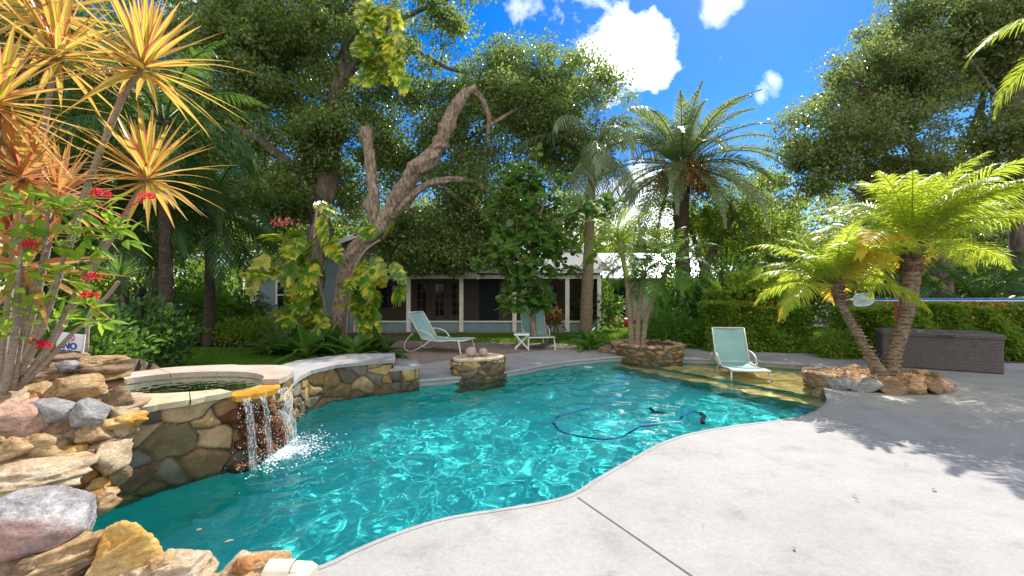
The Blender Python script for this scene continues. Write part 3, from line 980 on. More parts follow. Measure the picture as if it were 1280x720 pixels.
for k, (px, py, w, h, mt, lb) in enumerate(((760, 436, 24, 11, 'brown', 'flat brown rock at the left foot of the far planter'), (778, 440, 22, 9, 'tan', 'tan rock tucked against the far planter, next to the water'), (771, 432, 16, 8, 'grey', 'small grey rock behind the tan one at the far planter'))):
    c = D(px, py, 11.3 - k * .15); v, f = rock_verts((w * 11.2 / F, .3, h * 11.2 / F + .06), 8, .06, 3, 540 + k)
    mb = MB(); mb.add(v + A(c[0], c[1], .05), f); tag(mb.build('rock', RM[mt], None, True, loc=A(c[0], c[1], 0)), lb, 'rock', 'rocks at the far planter')

# ------------------------------------------------------------------ rockery at the left
rocks = [  # px, py, w, h, Y, depth, material, rot, flat, label
    (44, 666, 124, 92, 2.72, .55, 'mauve', (.1, .12, .2), 0, 'largest boulder, mottled grey with a reddish patch, low at the left edge'),
    (32, 596, 130, 34, 2.98, .5, 'cream', (0, .05, .1), .5, 'long flat cream slab lying on top of the big mottled boulder'),
    (70, 702, 150, 46, 2.62, .45, 'tan', (0, -.22, .15), .55, 'long tan slab running under the big mottled boulder'),
    (150, 697, 92, 66, 2.56, .4, 'gold', (.3, -.3, .5), 0, 'golden orange block with crystal face at the pool corner'),
    (215, 712, 100, 34, 2.52, .42, 'cream', (0, -.12, .1), .5, 'cream wedge slab right of the golden block'),
    (308, 722, 92, 24, 2.50, .4, 'tan', (0, 0, .05), .5, 'flat tan edging slab beside the beige pool fitting'),
    (0, 618, 40, 28, 2.9, .3, 'cream', (0, 0, 0), 0, 'small cream stone wedged over the big boulder at the left edge'),
    (22, 566, 66, 46, 3.15, .4, 'tan', (0, .1, .4), 0, 'brownish tan block under the cream slab, at the far left'),
    (24, 527, 74, 50, 3.3, .42, 'pink', (.2, .15, .3), 0, 'pinkish smooth boulder at the left edge of the rockery'),
    (70, 513, 60, 34, 3.45, .35, 'grey', (0, .2, .3), 0, 'grey flat-topped stone behind the pinkish boulder'),
    (112, 517, 42, 36, 3.42, .26, 'grey', (.3, 0, .5), .0, 'egg-shaped pale grey stone perched near the spa corner'),
    (92, 486, 60, 40, 3.75, .35, 'tan', (.4, .3, .2), 0, 'large angular tan stone leaning below the stacked ledges'),
    (55, 491, 48, 32, 3.85, .3, 'tan', (.2, -.3, .8), 0, 'pointed tan stone left of the large angular one'),
    (8, 503, 44, 40, 3.5, .35, 'cream', (.2, .3, .1), 0, 'pale cream rock where the dragon trees come up'),
    (52, 560, 62, 44, 3.22, .35, 'tan', (.1, .3, .6), 0, 'rough tan stone above the cream slab in the rockery face'),
    (84, 543, 46, 42, 3.35, .32, 'brown', (.2, -.2, .2), 0, 'rough brown stone below the egg-shaped grey one'),
    (124, 541, 40, 30, 3.42, .3, 'tan', (.2, .4, .3), 0, 'tan stone at the upper right of the rockery face'),
    (140, 570, 40, 42, 3.36, .34, 'cream', (.5, .1, .2), 0, 'pitted beige stone low beside the spa wall'),
    (103, 592, 36, 44, 3.25, .3, 'rust', (.2, .6, .2), 0, 'rust orange stone standing on end in the rockery face'),
    (93, 570, 34, 34, 3.28, .28, 'gold', (.3, .5, .1), 0, 'yellow ochre stone above the rust orange one'),
    (118, 607, 32, 22, 3.22, .26, 'gold', (.1, .1, .4), 0, 'small golden stone just above the waterline'),
    (128, 557, 40, 16, 3.4, .26, 'brown', (.1, -.3, .2), .5, 'thin brown stone between two tan stones near the spa'),
    (148, 594, 22, 30, 3.36, .24, 'brown', (.1, .2, .2), 0, 'dark brown stone at the foot of the spa wall'),
    (108, 627, 44, 24, 3.14, .26, 'rust', (0, -.3, .2), 0, 'reddish stone dipping into the water at the rockery foot'),
    (134, 612, 26, 18, 3.26, .24, 'tan', (0, .2, .6), 0, 'little tan stone at the waterline by the spa'),
    (75, 600, 34, 30, 3.18, .3, 'brown', (.3, .2, .1), 0, 'brown stone behind the tip of the cream slab'),
    (150, 528, 52, 18, 3.52, .3, 'gold', (0, -.1, .2), .5, 'flat golden slab bridging rockery and spa coping'),
    (150, 508, 60, 14, 3.66, .34, 'cream', (0, -.05, .2), .5, 'flat cream slab at the left end of the spa coping'),
    (20, 478, 40, 26, 4.1, .35, 'brown', (.2, 0, .2), 0, 'brown rock at the foot of the flowering shrub'),
    (90, 459, 34, 19, 4.15, .3, 'grey', (0, 0, .3), 0, 'smooth grey stone resting on the ledges below the sign'),
    (45, 545, 30, 24, 3.3, .26, 'rust', (.3, .2, .5), 0, 'small rust stone under the pinkish boulder'),
    (4, 545, 40, 30, 3.2, .3, 'tan', (.1, .5, .5), 0, 'tan stone below the pinkish boulder at the left edge'),
]
for k, (px, py, w, h, Y_, dp, mt, rot, fl, lb) in enumerate(rocks):
    c = D(px, py, Y_)
    big = w > 80
    v, f = rock_verts((w * Y_ / F, dp, h * Y_ / F), 11 if big else 13, .03 if mt in ('grey', 'mauve') else .075, 5 if big else 4, 40 + k, fl, (rot[0], rot[1], rot[2]), .12 if mt in ('grey', 'mauve', 'pink') else .0)
    mb = MB(); mb.add(v + c, f)
    o = mb.build('rock', RM[mt], None, True, loc=c); tag(o, lb, 'rock', 'loose rocks of the left rockery')
for k, (px, py, w, h, Y_, mt, lb) in enumerate(((128, 451, 46, 10, 4.25, 'tan', 'topmost thin tan ledge stone right of the smooth grey stone'), (132, 461, 52, 10, 4.2, 'brown', 'brown ledge stone second from top behind the spa'),
                                                (125, 470, 60, 11, 4.15, 'tan', 'tan ledge stone third from top behind the spa'), (134, 479, 40, 12, 4.2, 'brown', 'dark squared ledge stone at the spa rim'),
                                                (62, 472, 60, 13, 4.1, 'brown', 'wide flat brown ledge below the smooth grey stone'), (85, 445, 44, 9, 4.35, 'brown', 'thin ledge stone at the foot of the no diving sign'),
                                                (40, 458, 40, 12, 4.3, 'tan', 'tan ledge stone behind the shrub stems'))):
    c = D(px, py, Y_); v, f = rock_verts((w * Y_ / F, .36, h * Y_ / F * 1.15), 9, .05, 4, 90 + k, .6, (0, 0, rng.uniform(-.3, .3)))
    mb = MB(); mb.add(v + c, f); tag(mb.build('ledge_stone', RM[mt], None, True, loc=c), lb, 'ledge stone', 'stacked ledge stones behind the spa')
fr = np.random.default_rng(77)
for k in range(46):
    px, py = (fr.uniform(0, 150), fr.uniform(498, 640)) if k < 34 else (fr.uniform(0, 330), fr.uniform(700, 730))
    if k < 34 and py > 600 and px < 100: py -= 70
    Y_ = (3.02 + (640 - py) / 150 * .62) if k < 34 else 2.52
    if k < 34: Y_ += .06
    c = D(px, py, Y_); w = fr.uniform(24, 46) * Y_ / F; v, f = rock_verts((w, fr.uniform(.16, .26), w * fr.uniform(.45, .9)), 12, .08, 4, 700 + k, 0, tuple(fr.uniform(-.5, .5, 3)))
    mb = MB(); mb.add(v + c, f)
    tag(mb.build('rubble_stone', RM[('tan', 'brown', 'cream', 'gold', 'tan', 'rust', 'brown')[k % 7]], None, True, loc=c), 'small angular rubble stone filling a gap between the rockery boulders', 'stone', 'rubble stones of the left rockery')
# earth bank the rocks sit in
xs = np.linspace(-7.5, -1.9, 90); ys = np.linspace(1.9, 6.6, 80)
X, Y = np.meshgrid(xs, ys, indexing='ij')
dpool = np.where(inside(X, Y, pool), -1, 1) * edge_dist(X, Y, pool)
hgt = -.25 + .80 * smooth(dpool, .10, .75) * smooth(Y, 2.4, 3.5) + .25 * smooth(dpool, .5, 1.6) * smooth(Y, 3.0, 4.2)
hgt *= smooth(6.4 - Y, 0, 1.0)
hgt = np.where(np.hypot(X - SPC[0], Y - SPC[1]) < 1.12, np.minimum(hgt, .05), hgt)
hgt += .03 * np.sin(X * 9 + Y * 4) * np.sin(Y * 11) - .04
mb = MB(); masked_grid(mb, X, Y, hgt, np.ones((89, 79), bool) & (dpool[:-1, :-1] > .12))
struct(mb.build('rockery_bank', m_soil, None, True))

# ------------------------------------------------------------------ planter bed with two palms
PC = A(6.06, 7.62)
bed = []
t = np.linspace(0, 2 * PI, 40, endpoint=False)
RX, RY = .98, .74
mb = MB()
rr = np.linspace(0, 1, 14); V = np.stack([np.stack([PC[0] + RX * q * np.cos(np.r_[t, t[:1]]), PC[1] + RY * q * np.sin(np.r_[t, t[:1]]), np.full(41, .17 - .07 * q ** 2 + .012 * math.sin(q * 20))], 1) for q in rr], 0)
mb.grid(V)
m_mulch = surf_mat('bark_mulch', [(.3, (.20, .10, .05)), (.5, (.38, .22, .11)), (.7, (.5, .34, .2))], scale=14, bscale=60, bump=.8, rough=.9)
struct(mb.build('planting_bed', m_mulch, None, True))
mb = MB()
k = 1500
a = rng.uniform(0, 2 * PI, k); q = np.sqrt(rng.random(k)) * .97
base = np.stack([PC[0] + RX * q * np.cos(a), PC[1] + RY * q * np.sin(a), .172 - .07 * q ** 2 + rng.uniform(0, .02, k)], 1)
d = rand_dir(k) * A(1, 1, .35); leaf_cards(mb, base, d, rand_dir(k) * A(.4, .4, 1) + A(0, 0, .5), rng.uniform(.04, .11, k), rng.uniform(.015, .035, k))
m_chip = leaf_mat('wood_chips', [(.28, .15, .07), (.45, .29, .16), (.56, .42, .27), (.35, .2, .1)], (.4, .2, .1), .05, .8, .2)
tag(mb.build('bark_mulch', m_chip), 'loose wood chip mulch round the palm trunks', 'mulch', kind='stuff')
rim = [(-172, .36, 'brown', 'dark brown rock at the pool end of the palm bed'), (-148, .34, 'grey', 'low grey rock at the bed corner by the pool steps'), (-127, .36, 'grey', 'rounded pale grey rock at the front left of the palm bed'),
       (-106, .32, 'brown', 'squat brown rock, front left of the palm trunks'), (-88, .3, 'tan', 'tan rock, front middle of the palm bed'), (-70, .32, 'brown', 'brown rock right of the front middle of the palm bed'),
       (-51, .34, 'pink', 'reddish block at the front right of the palm bed'), (-30, .34, 'grey', 'grey rock at the right end of the palm bed'), (-6, .36, 'brown', 'tilted brown slab at the right end of the palm bed'),
       (18, .3, 'tan', 'tan rock on the box side of the palm bed'), (48, .3, 'brown', 'brown rock at the back right of the palm bed'), (80, .3, 'tan', 'tan rock behind the palm trunks'),
       (112, .3, 'grey', 'grey rock at the back left of the palm bed'), (140, .32, 'brown', 'brown rock nearest the sun shelf coping'), (164, .34, 'tan', 'tan rock at the back of the bed over the sun shelf')]
for k, (dg, w, mt, lb) in enumerate(rim):
    c = A(PC[0] + RX * math.cos(R(dg)), PC[1] + RY * math.sin(R(dg)), .085)
    tv = math.atan2(RY * math.cos(R(dg)), -RX * math.sin(R(dg)))
    v, f = rock_verts((w * 1.18, .27, rng.uniform(.19, .27)), 8, .06, 4, 130 + k, 0, (rng.uniform(-.1, .1), rng.uniform(-.15, .15), tv), .08 if mt == 'grey' else 0)
    mb = MB(); mb.add(v + c, f); tag(mb.build('rock', RM[mt], None, True, loc=c), lb, 'rock', 'rocks edging the palm bed')
# retaining stones of the bed towards the pool
mb = MB()
for k in range(9):
    c = A(4.98 + rng.uniform(0, .35) + .06 * k, 7.35 + .13 * k, -.16 + rng.uniform(-.1, .08)); v, f = rock_verts((.34, .3, .26), 8, .06, 3, 170 + k)
    mb.add(v + c, f)
tag(mb.build('retaining_wall', RM['brown'], None, True), 'short rough stone wall holding the palm bed above the water', 'stone wall')
# ------------------------------------------------------------------ lawns and patio
m_lawn = surf_mat('lawn_soil', [(.3, (.06, .11, .02)), (.7, (.10, .16, .03))], scale=2, bscale=50, bump=.5, rough=.95)
m_grass = leaf_mat('grass_blades', [(.06, .16, .015), (.10, .22, .02), (.16, .26, .03)], (.3, .5, .04), .45, .5, .2)
lawns = [np.array([(-14, 8.2), (-5.9, 8.0), (-4.3, 8.9), (-3.6, 10.4), (-4.5, 11.6), (-9, 12.2), (-14, 12.4)]),
         np.array([(-3.4, 13.9), (1.2, 13.2), (2.6, 12.75), (3.9, 13.25), (5.6, 13.1), (7.0, 12.3), (8.2, 11.0), (10, 10.9), (14, 15), (12, 21), (2, 21), (2.7, 16), (-3.4, 15.6)])]
for k, lp in enumerate(lawns):
    mb = MB(); mb.poly_slab(lp, None, -.012)
    struct(mb.build('lawn', m_lawn), 'sunlit strip of lawn behind the spa' if k == 0 else 'lawn between the patio and the cottage')
    mn, mxx = lp.min(0), lp.max(0)
    n = 60000 if k == 0 else 110000
    q = rng.uniform(mn, mxx, (n * 2, 2)); q = q[inside(q[:, 0], q[:, 1], lp)][:n]
    if k: q = q[(q[:, 1] < 17) | (rng.random(len(q)) < .5)]
    base = np.c_[q, np.full(len(q), -.012)]
    mb = MB()
    d = rand_dir(len(q), 0) * A(.6, .6, 1) + A(0, 0, .7)
    leaf_cards(mb, base, d, rand_dir(len(q)), rng.uniform(.05, .10, len(q)), rng.uniform(.008, .016, len(q)))
    tag(mb.build('grass', m_grass), 'bright green mown grass behind the spa' if k == 0 else 'bright green grass between patio and cottage', 'grass', kind='stuff')
m_paver, nt, out = new_mat('brick_pavers'); g = N(nt)
tc = g('TexCoord')
mp = g('Mapping', {'Vector': tc.outputs['Object'], 'Rotation': (0, 0, .5)})
br = g('TexBrick', {'Vector': mp.outputs[0], 'Color1': (.20, .14, .115, 1), 'Color2': (.29, .215, .18, 1), 'Mortar': (.10, .08, .07, 1), 'Scale': 5.0, 'Mortar Size': .015})
n1 = g('TexNoise', {'Vector': tc.outputs['Object'], 'Scale': 6.0, 'Detail': 6.0})
c = g.mix(.5, br.outputs[0], n1.outputs[0], 'OVERLAY')
p = g('BsdfPrincipled', {'Base Color': c, 'Roughness': .9}); nt.links.new(p.outputs[0], out.inputs[0])
pat = np.array([(-3.7, 8.4), (-2.2, 9.2), (-1.3, 10.2), (0, 11.1), (1.2, 11.9), (2.6, 12.4), (2.6, 12.75), (1.2, 13.2), (-3.4, 13.9), (-4.2, 11.6), (-3.4, 10.4), (-4.2, 8.9)])
mb = MB(); mb.poly_slab(pat, None, -.006); struct(mb.build('patio', m_paver))

# ------------------------------------------------------------------ blue grey cottage with screened porch
m_siding = surf_mat('blue_grey_siding', [(.3, (.17, .26, .28)), (.7, (.22, .31, .33))], scale=2, bscale=40, rough=.6, bump=.1, fine=.12)
m_white = plain_mat('cream_trim_paint', (.74, .71, .62), .5)
m_shingle = surf_mat('grey_shingles', [(.3, (.20, .195, .19)), (.7, (.29, .28, .27))], scale=8, bscale=30, rough=.9, bump=.5)
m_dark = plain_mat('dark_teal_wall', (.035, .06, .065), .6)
m_beige = plain_mat('porch_plaster', (.36, .27, .21), .7)
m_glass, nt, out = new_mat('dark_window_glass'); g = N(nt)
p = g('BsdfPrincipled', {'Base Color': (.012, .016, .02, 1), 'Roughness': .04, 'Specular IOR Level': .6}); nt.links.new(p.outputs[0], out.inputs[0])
m_screen, nt, out = new_mat('insect_screen'); g = N(nt)
tr = g('BsdfTransparent'); df = g('BsdfDiffuse', {'Color': (.02, .02, .022, 1)}); ms = g('MixShader', {0: .42, 1: tr.outputs[0], 2: df.outputs[0]}); nt.links.new(ms.outputs[0], out.inputs[0])
HYY = 16.5
house = thing('cottage', 'blue grey lap sided cottage with cream framed screen porch', 'house', (-3, HYY, 0))


def lap_wall(mb, x0, x1, z0, z1, y, lap=.135, t=.02, clip=None):
    z = z0
    while z < z1 - 1e-3:
        zt = min(z + lap, z1)
        a0, a1 = (x0, x1) if clip is None else clip((z + zt) / 2)
        if a1 > a0:
            mb.add([(a0, y - t, z), (a1, y - t, z), (a1, y - .002, zt), (a0, y - .002, zt)], np.array([[0, 1, 2, 3]]))
            mb.add([(a0, y, z), (a1, y, z), (a1, y - t, z), (a0, y - t, z)], np.array([[0, 1, 2, 3]]))
        z += lap


XL, XP0, XP1 = -9.28, -5.65, 3.2
ZB = 1.95
mb = MB()
lap_wall(mb, XL + .1, XP0, .15, 2.1, HYY)
mb.box((XL + .02, HYY + 3, 1.05), (.04, 6, 2.1)); mb.box((XP1 - .02, HYY + 3, 1.05), (.04, 6, 2.1))
AX, AZ = -5.35, 3.55
lap_wall(mb, 0, 0, 2.1, AZ, HYY, clip=lambda z: (max(XL + .05, AX - (AZ - z) * 2.7), min(-1.3, AX + (AZ - z) * 2.7)))
lap_wall(mb, -1.3, XP1, 2.05, 2.35, HYY)
mb.build('siding', m_siding, house)
mb = MB(); lap_wall(mb, XP0 + .06, XP1, .06, .36, HYY + .01); mb.build('knee_wall', m_siding, house)
mb = MB(); mb.box(((XL + XP1) / 2, HYY + .05, .02), (XP1 - XL, .1, .26)); mb.build('foundation', m_shingle, house)
mb = MB(); mb.box((XL + .05, HYY - .01, 1.07), (.12, .09, 2.0)); mb.build('corner_board', m_white, house)
mb = MB(); mb.box(((XP0 + XP1) / 2, HYY - .005, ZB + .05), (XP1 - XP0, .1, .13)); mb.build('beam', m_white, house)
mb = MB(); mb.box(((XP0 + XP1) / 2, HYY - .008, .385), (XP1 - XP0, .09, .055)); mb.build('rail', m_white, house)
posts = [-5.65, -3.74, -1.83, .09, 2.0, 3.15]
for x in posts:
    mb = MB(); mb.box((x, HYY - .02, .98), (.145, .14, 1.93)); mb.build('post', m_white, house)
for a, b in zip(posts[:-1], posts[1:]):
    mb = MB(); mb.add([(a + .073, HYY + .02, .42), (b - .073, HYY + .02, .42), (b - .073, HYY + .02, ZB - .02), (a + .073, HYY + .02, ZB - .02)], np.array([[0, 1, 2, 3]])); mb.build('screen', m_screen, house)
# porch inside
mb = MB(); YB = HYY + 2.3
mb.box(((XP0 + XP1) / 2, YB + .05, 1.2), (XP1 - XP0, .1, 2.4)); mb.build('porch_wall', m_beige, house)
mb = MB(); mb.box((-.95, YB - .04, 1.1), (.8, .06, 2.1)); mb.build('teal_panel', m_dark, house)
mb = MB(); mb.box(((XP0 + XP1) / 2, HYY + 1.2, .03), (XP1 - XP0 - .2, 2.2, .05)); mb.box(((XP0 + XP1) / 2, HYY + 1.2, 2.25), (XP1 - XP0, 2.3, .05)); mb.build('porch_floor', m_beige, house)
for x in (-3.72, -2.98, -2.28):
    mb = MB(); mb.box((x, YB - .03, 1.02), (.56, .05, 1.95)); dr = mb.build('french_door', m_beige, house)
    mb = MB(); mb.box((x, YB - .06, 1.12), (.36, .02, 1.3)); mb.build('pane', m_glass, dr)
    mb = MB()
    mb.box((x, YB - .075, 1.12), (.03, .015, 1.3))
    for z in (.75, 1.1, 1.45): mb.box((x, YB - .074, z), (.36, .012, .025))
    mb.build('muntin', m_beige, dr)
for x in (-5.1, .35, 1.5):
    mb = MB(); mb.box((x, YB - .03, 1.25), (.75, .05, 1.05)); wn = mb.build('porch_window', m_beige, house)
    mb = MB(); mb.box((x, YB - .06, 1.25), (.6, .02, .9)); mb.build('pane', m_glass, wn)
    mb = MB(); mb.box((x, YB - .075, 1.25), (.03, .015, .9)); mb.box((x, YB - .074, 1.25), (.6, .012, .03)); mb.build('muntin', m_beige, wn)
# front window at the left
mb = MB(); mb.box((-8.05, HYY - .03, 1.35), (1.0, .05, 1.1)); wn = mb.build('window', m_white, house)
mb = MB(); mb.box((-8.05, HYY - .06, 1.35), (.84, .02, .94)); mb.build('pane', m_glass, wn)
mb = MB(); mb.box((-8.05, HYY - .075, 1.35), (.04, .015, .94)); mb.box((-8.05, HYY - .074, 1.35), (.84, .012, .04)); mb.build('muntin', m_white, wn)
# roofs
mb = MB()
for s, xe in ((-1, XL - .35), (1, -1.1)):
    ze = AZ - abs(xe - AX) / 2.7
    v = [(AX, HYY - .35, AZ + .08), (xe, HYY - .35, ze + .08), (xe, HYY + 7, ze + .08), (AX, HYY + 7, AZ + .08)]
    v2 = [(a, b, c - .07) for a, b, c in v]
    mb.add(v + v2, np.array([[0, 1, 2, 3], [4, 7, 6, 5], [0, 4, 5, 1], [1, 5, 6, 2], [2, 6, 7, 3], [3, 7, 4, 0]]))
v = [(-2.6, HYY - .3, 2.28), (XP1 + .3, HYY - .3, 2.28), (XP1 + .3, HYY + 4.6, 3.6), (-2.6, HYY + 4.6, 3.6)]; v2 = [(a, b, c - .07) for a, b, c in v]
mb.add(v + v2, np.array([[0, 1, 2, 3], [4, 7, 6, 5], [0, 4, 5, 1], [1, 5, 6, 2], [2, 6, 7, 3], [3, 7, 4, 0]]))
mb.build('roof', m_shingle, house)
mb = MB()
for xe in (XL - .3, -1.15):
    ze = AZ - abs(xe - AX) / 2.7
    mb.bar((AX, HYY - .37, AZ - .02), (xe, HYY - .37, ze - .02), .04, .17)
mb.box(((-2.6 + XP1) / 2 + .6, HYY - .33, 2.2), (4.6, .04, .13))
mb.build('rake_board', m_white, house)

# pale outbuilding further back
m_cream = plain_mat('cream_render', (.55, .47, .36), .8)
m_roofw = surf_mat('pale_metal_roof', [(.3, (.66, .66, .65)), (.7, (.76, .76, .75))], rough=.35, spec=.5, bump=.05)
ob = thing('outbuilding', 'low cream outbuilding with a pale roof beyond the palms', 'building', (6.3, 22, 0))
mb = MB(); mb.box((6.4, 24.5, 1.0), (7.0, 5, 2.05)); mb.build('wall', m_cream, ob)
mb = MB(); mb.add([(2.6, 21.6, 2.08), (10.2, 21.6, 2.08), (10.2, 24.8, 3.5), (2.6, 24.8, 3.5), (10.2, 28, 2.08), (2.6, 28, 2.08), (2.6, 21.6, 2.0), (10.2, 21.6, 2.0)], [(0, 1, 2, 3), (3, 2, 4, 5), (6, 7, 1, 0), (0, 3, 5), (1, 4, 2)]); mb.build('roof', m_roofw, ob)
mb = MB(); mb.box((6.35, 21.97, 1.0), (1.0, .06, 1.9)); mb.build('door', m_white, ob)
mb = MB(); mb.box((5.0, 21.97, 1.0), (.95, .05, 1.75)); mb.build('window', m_glass, ob)
mb = MB(); mb.box((9.1, 21.97, .55), (1.6, .05, 1.0)); mb.build('brick_panel', plain_mat('brick_red_paint', (.26, .12, .08), .8), ob)
m_red = plain_mat('red_plastic', (.55, .03, .03), .35)
mb = MB()
t_ = np.linspace(0, 1, 12)
V = np.stack([np.stack([4.0 + .85 * t_ + 0 * a, np.full(12, 18.4) + .22 * math.cos(a) * np.sin(PI * (t_ * .9 + .05)) ** .5, .20 + .22 * math.sin(a) * np.sin(PI * (t_ * .9 + .05)) ** .5], 1) for a in np.linspace(0, 2 * PI, 15)[:-1]], 1)
mb.grid(V, wrap=True); toy = mb.build('toy_boat', m_red, None, True, loc=A(4.4, 18.4, 0)); tag(toy, 'small red plastic toy on the grass beyond the palms', 'toy')

# ------------------------------------------------------------------ lounge chairs
m_sling = surf_mat('aqua_sling_fabric', [(.3, (.20, .36, .34)), (.7, (.27, .44, .41))], scale=3, bscale=160, bump=.25, bdist=.004, rough=.75, fine=.2)
m_frame = plain_mat('beige_powder_coat', (.60, .57, .50), .4)


def lounger(name, label, loc, head, back=58, group='aqua sling sun loungers', L=1.15, seat_z=.33):
    """x runs from the hinge to the foot end"""
    T = thing(name, label, 'sun lounger', (0, 0, 0), group)
    w = .33
    bl = .78
    be = R(back)
    bx = lambda s: (-s * bl * math.cos(be), seat_z + s * bl * math.sin(be))
    # seat sling
    mb = MB(); n = 14; xs = np.linspace(.02, L, n)
    sag = lambda u: -.045 * np.sin(PI * np.clip(u, 0, 1)) + .03 * np.sin(PI * np.clip(u * 2 - .9, 0, 1))
    ys = np.linspace(-w + .02, w - .02, 9)
    V = np.stack([np.stack([np.full(9, x), ys, np.full(9, seat_z + .012 + sag(x / L)) - .018 * (1 - (ys / w) ** 2)], 1) for x in xs], 0)
    mb.grid(V); V2 = V.copy(); V2[:, :, 2] -= .008; mb.grid(V2[:, ::-1]); mb.build('seat', m_sling, T, True)
    mb = MB(); ss = np.linspace(.03, 1, 10)
    V = np.stack([np.stack([np.full(9, bx(s)[0]) - .03 * (1 - (ys / w) ** 2) * math.sin(be) * 1.0, ys, np.full(9, bx(s)[1]) - .03 * (1 - (ys / w) ** 2) * math.cos(be)], 1) for s in ss], 0)
    mb.grid(V[:, ::-1]); V2 = V.copy(); V2[:, :, 0] -= .008; mb.grid(V2); mb.build('backrest', m_sling, T, True)
    # frame
    mb = MB()
    for s in (-1, 1):
        pts = [(x, s * w, seat_z + sag(x / L) * .9) for x in np.linspace(-.02, L + .01, 9)]
        mb.tube(pts, .017, 8); mb.tube([(*[bx(0)[0]], s * w, bx(0)[1]), (bx(1)[0], s * w, bx(1)[1])], .016, 8)
    mb.tube([(bx(1)[0], -w, bx(1)[1]), (bx(1)[0], w, bx(1)[1])], .016, 8); mb.tube([(L + .01, -w, seat_z), (L + .01, w, seat_z)], .017, 8); mb.tube([(0, -w, seat_z), (0, w, seat_z)], .014, 8)
    mb.tube([(.55, -w, seat_z - .06), (.55, w, seat_z - .06)], .012, 6)
    mb.build('frame', m_frame, T, True)
    for s in (-1, 1):
        mb = MB(); mb.tube(catmull([(L - .10, s * w, seat_z - .01), (L - .06, s * (w + .015), seat_z * .55), (L - .02, s * (w + .02), 0)], 4), .018, 8); mb.build('leg', m_frame, T, True)
        mb = MB(); mb.tube(catmull([(.30, s * (w + .02), seat_z + .0), (.05, s * (w + .03), .16), (-.25, s * (w + .03), .02), (-.42, s * (w + .03), .012), (-.52, s * (w + .03), .10), (-.47, s * (w + .03), .26), (-.28, s * (w + .02), seat_z + .12)], 5), .016, 8)
        mb.build('leg', m_frame, T, True)
        mb = MB(); mb.tube(catmull([(bx(.32)[0], s * (w + .02), bx(.32)[1]), (.05, s * (w + .035), seat_z + .20), (.25, s * (w + .035), seat_z + .13), (.38, s * (w + .02), seat_z)], 5), .016, 8); mb.build('armrest', m_frame, T, True)
    T.location = loc; T.rotation_euler = (0, 0, head)
    return T


lounger('sun_lounger', 'aqua sling lounger seen from its side, under the leaning tree', P(537, 438), -.42, 56)
lounger('sun_lounger', 'aqua sling lounger facing the pool beside the small folding table', P(668, 432), -1.42, 62, L=1.0)
lounger('sun_lounger', 'aqua sling lounger standing in the shallow water of the tan sun shelf', (4.72, 9.72, -.30), -1.74, 62)
# side table
m_wp = plain_mat('white_plastic', (.74, .74, .72), .4)
c = P(652, 436); T = thing('folding_table', 'small white folding table with crossed legs next to a lounger', 'side table', c)
mb = MB(); mb.box(c + A(0, 0, .40), (.40, .36, .02)); [mb.box(c + A(0, -.195 + q * .39, .385), (.40, .02, .03)) for q in (0, 1)]; mb.build('table_top', m_wp, T)
for s in (-.15, .15):
    for a in (-1, 1):
        mb = MB(); mb.bar(c + A(-.18 * a, s + a * .012, 0), c + A(.18 * a, s + a * .012, .39), .03, .022); mb.build('leg', m_wp, T)

# ------------------------------------------------------------------ deck box
m_wick, nt, out = new_mat('brown_wicker_plastic'); g = N(nt)
tc = g('TexCoord'); mp = g('Mapping', {'Vector': tc.outputs['Object'], 'Rotation': (0, 0, .58)})
br = g('TexBrick', {'Vector': g('Mapping', {'Vector': mp.outputs[0], 'Rotation': (1.5708, 0, 0)}).outputs[0], 'Color1': (.105, .085, .085, 1), 'Color2': (.14, .115, .115, 1), 'Mortar': (.025, .02, .02, 1), 'Scale': 11.0, 'Mortar Size': .03, 'Row Height': .3, 'Brick Width': .6})
b = g('Bump', {'Height': br.outputs['Fac'], 'Strength': 1.0, 'Distance': .012}); b.invert = True
p = g('BsdfPrincipled', {'Base Color': br.outputs[0], 'Roughness': .5, 'Specular IOR Level': .35, 'Normal': b.outputs[0]}); nt.links.new(p.outputs[0], out.inputs[0])
q0, q1 = P(1102, 458), P(1257, 468.5)
ax = nrm(q1 - q0); ay = A(-ax[1], ax[0], 0); Lb = np.linalg.norm(q1 - q0); Wb = .72
T = thing('deck_box', 'dark brown wicker patterned storage box by the hedge', 'storage box', q0 + ax * Lb / 2 + ay * Wb / 2)
ang = math.atan2(ax[1], ax[0])


def rrect(x0, x1, y0, y1, r, n=5):
    out_ = []
    for cx_, cy_, a0 in ((x1 - r, y0 + r, -90), (x1 - r, y1 - r, 0), (x0 + r, y1 - r, 90), (x0 + r, y0 + r, 180)):
        for k in range(n + 1):
            a = R(a0 + 90 * k / n); out_.append((cx_ + r * math.cos(a), cy_ + r * math.sin(a)))
    return np.array(out_)


def place2(pts2): return q0[:2] + np.outer(pts2[:, 0], ax[:2]) + np.outer(pts2[:, 1], ay[:2])


mb = MB(); V = []
for z, i in ((0, .02), (.03, .0), (.30, .006), (.66, .0)):
    V.append(np.c_[place2(rrect(i, Lb - i, i, Wb - i, .05)), np.full(24, z)])
mb.grid(np.array(V), wrap=True); mb.build('body', m_wick, T, False)
mb = MB(); V = []
for z, i in ((.645, -.02), (.70, -.022), (.725, .0), (.742, .04), (.75, .10)):
    V.append(np.c_[place2(rrect(i, Lb - i, i, Wb - i, .06)), np.full(24, z)])
mb.grid(np.array(V), wrap=True); mb.poly_slab(place2(rrect(.10, Lb - .10, .10, Wb - .10, .06)), None, .7502); mb.build('lid', m_wick, T, False)
mb = MB(); c = q0 + ax * Lb * .54 - ay * .02; mb.box(c + A(0, 0, .665), (.26, .03, .05), ang); mb.build('handle', plain_mat('black_plastic', (.02, .02, .02), .4), T)

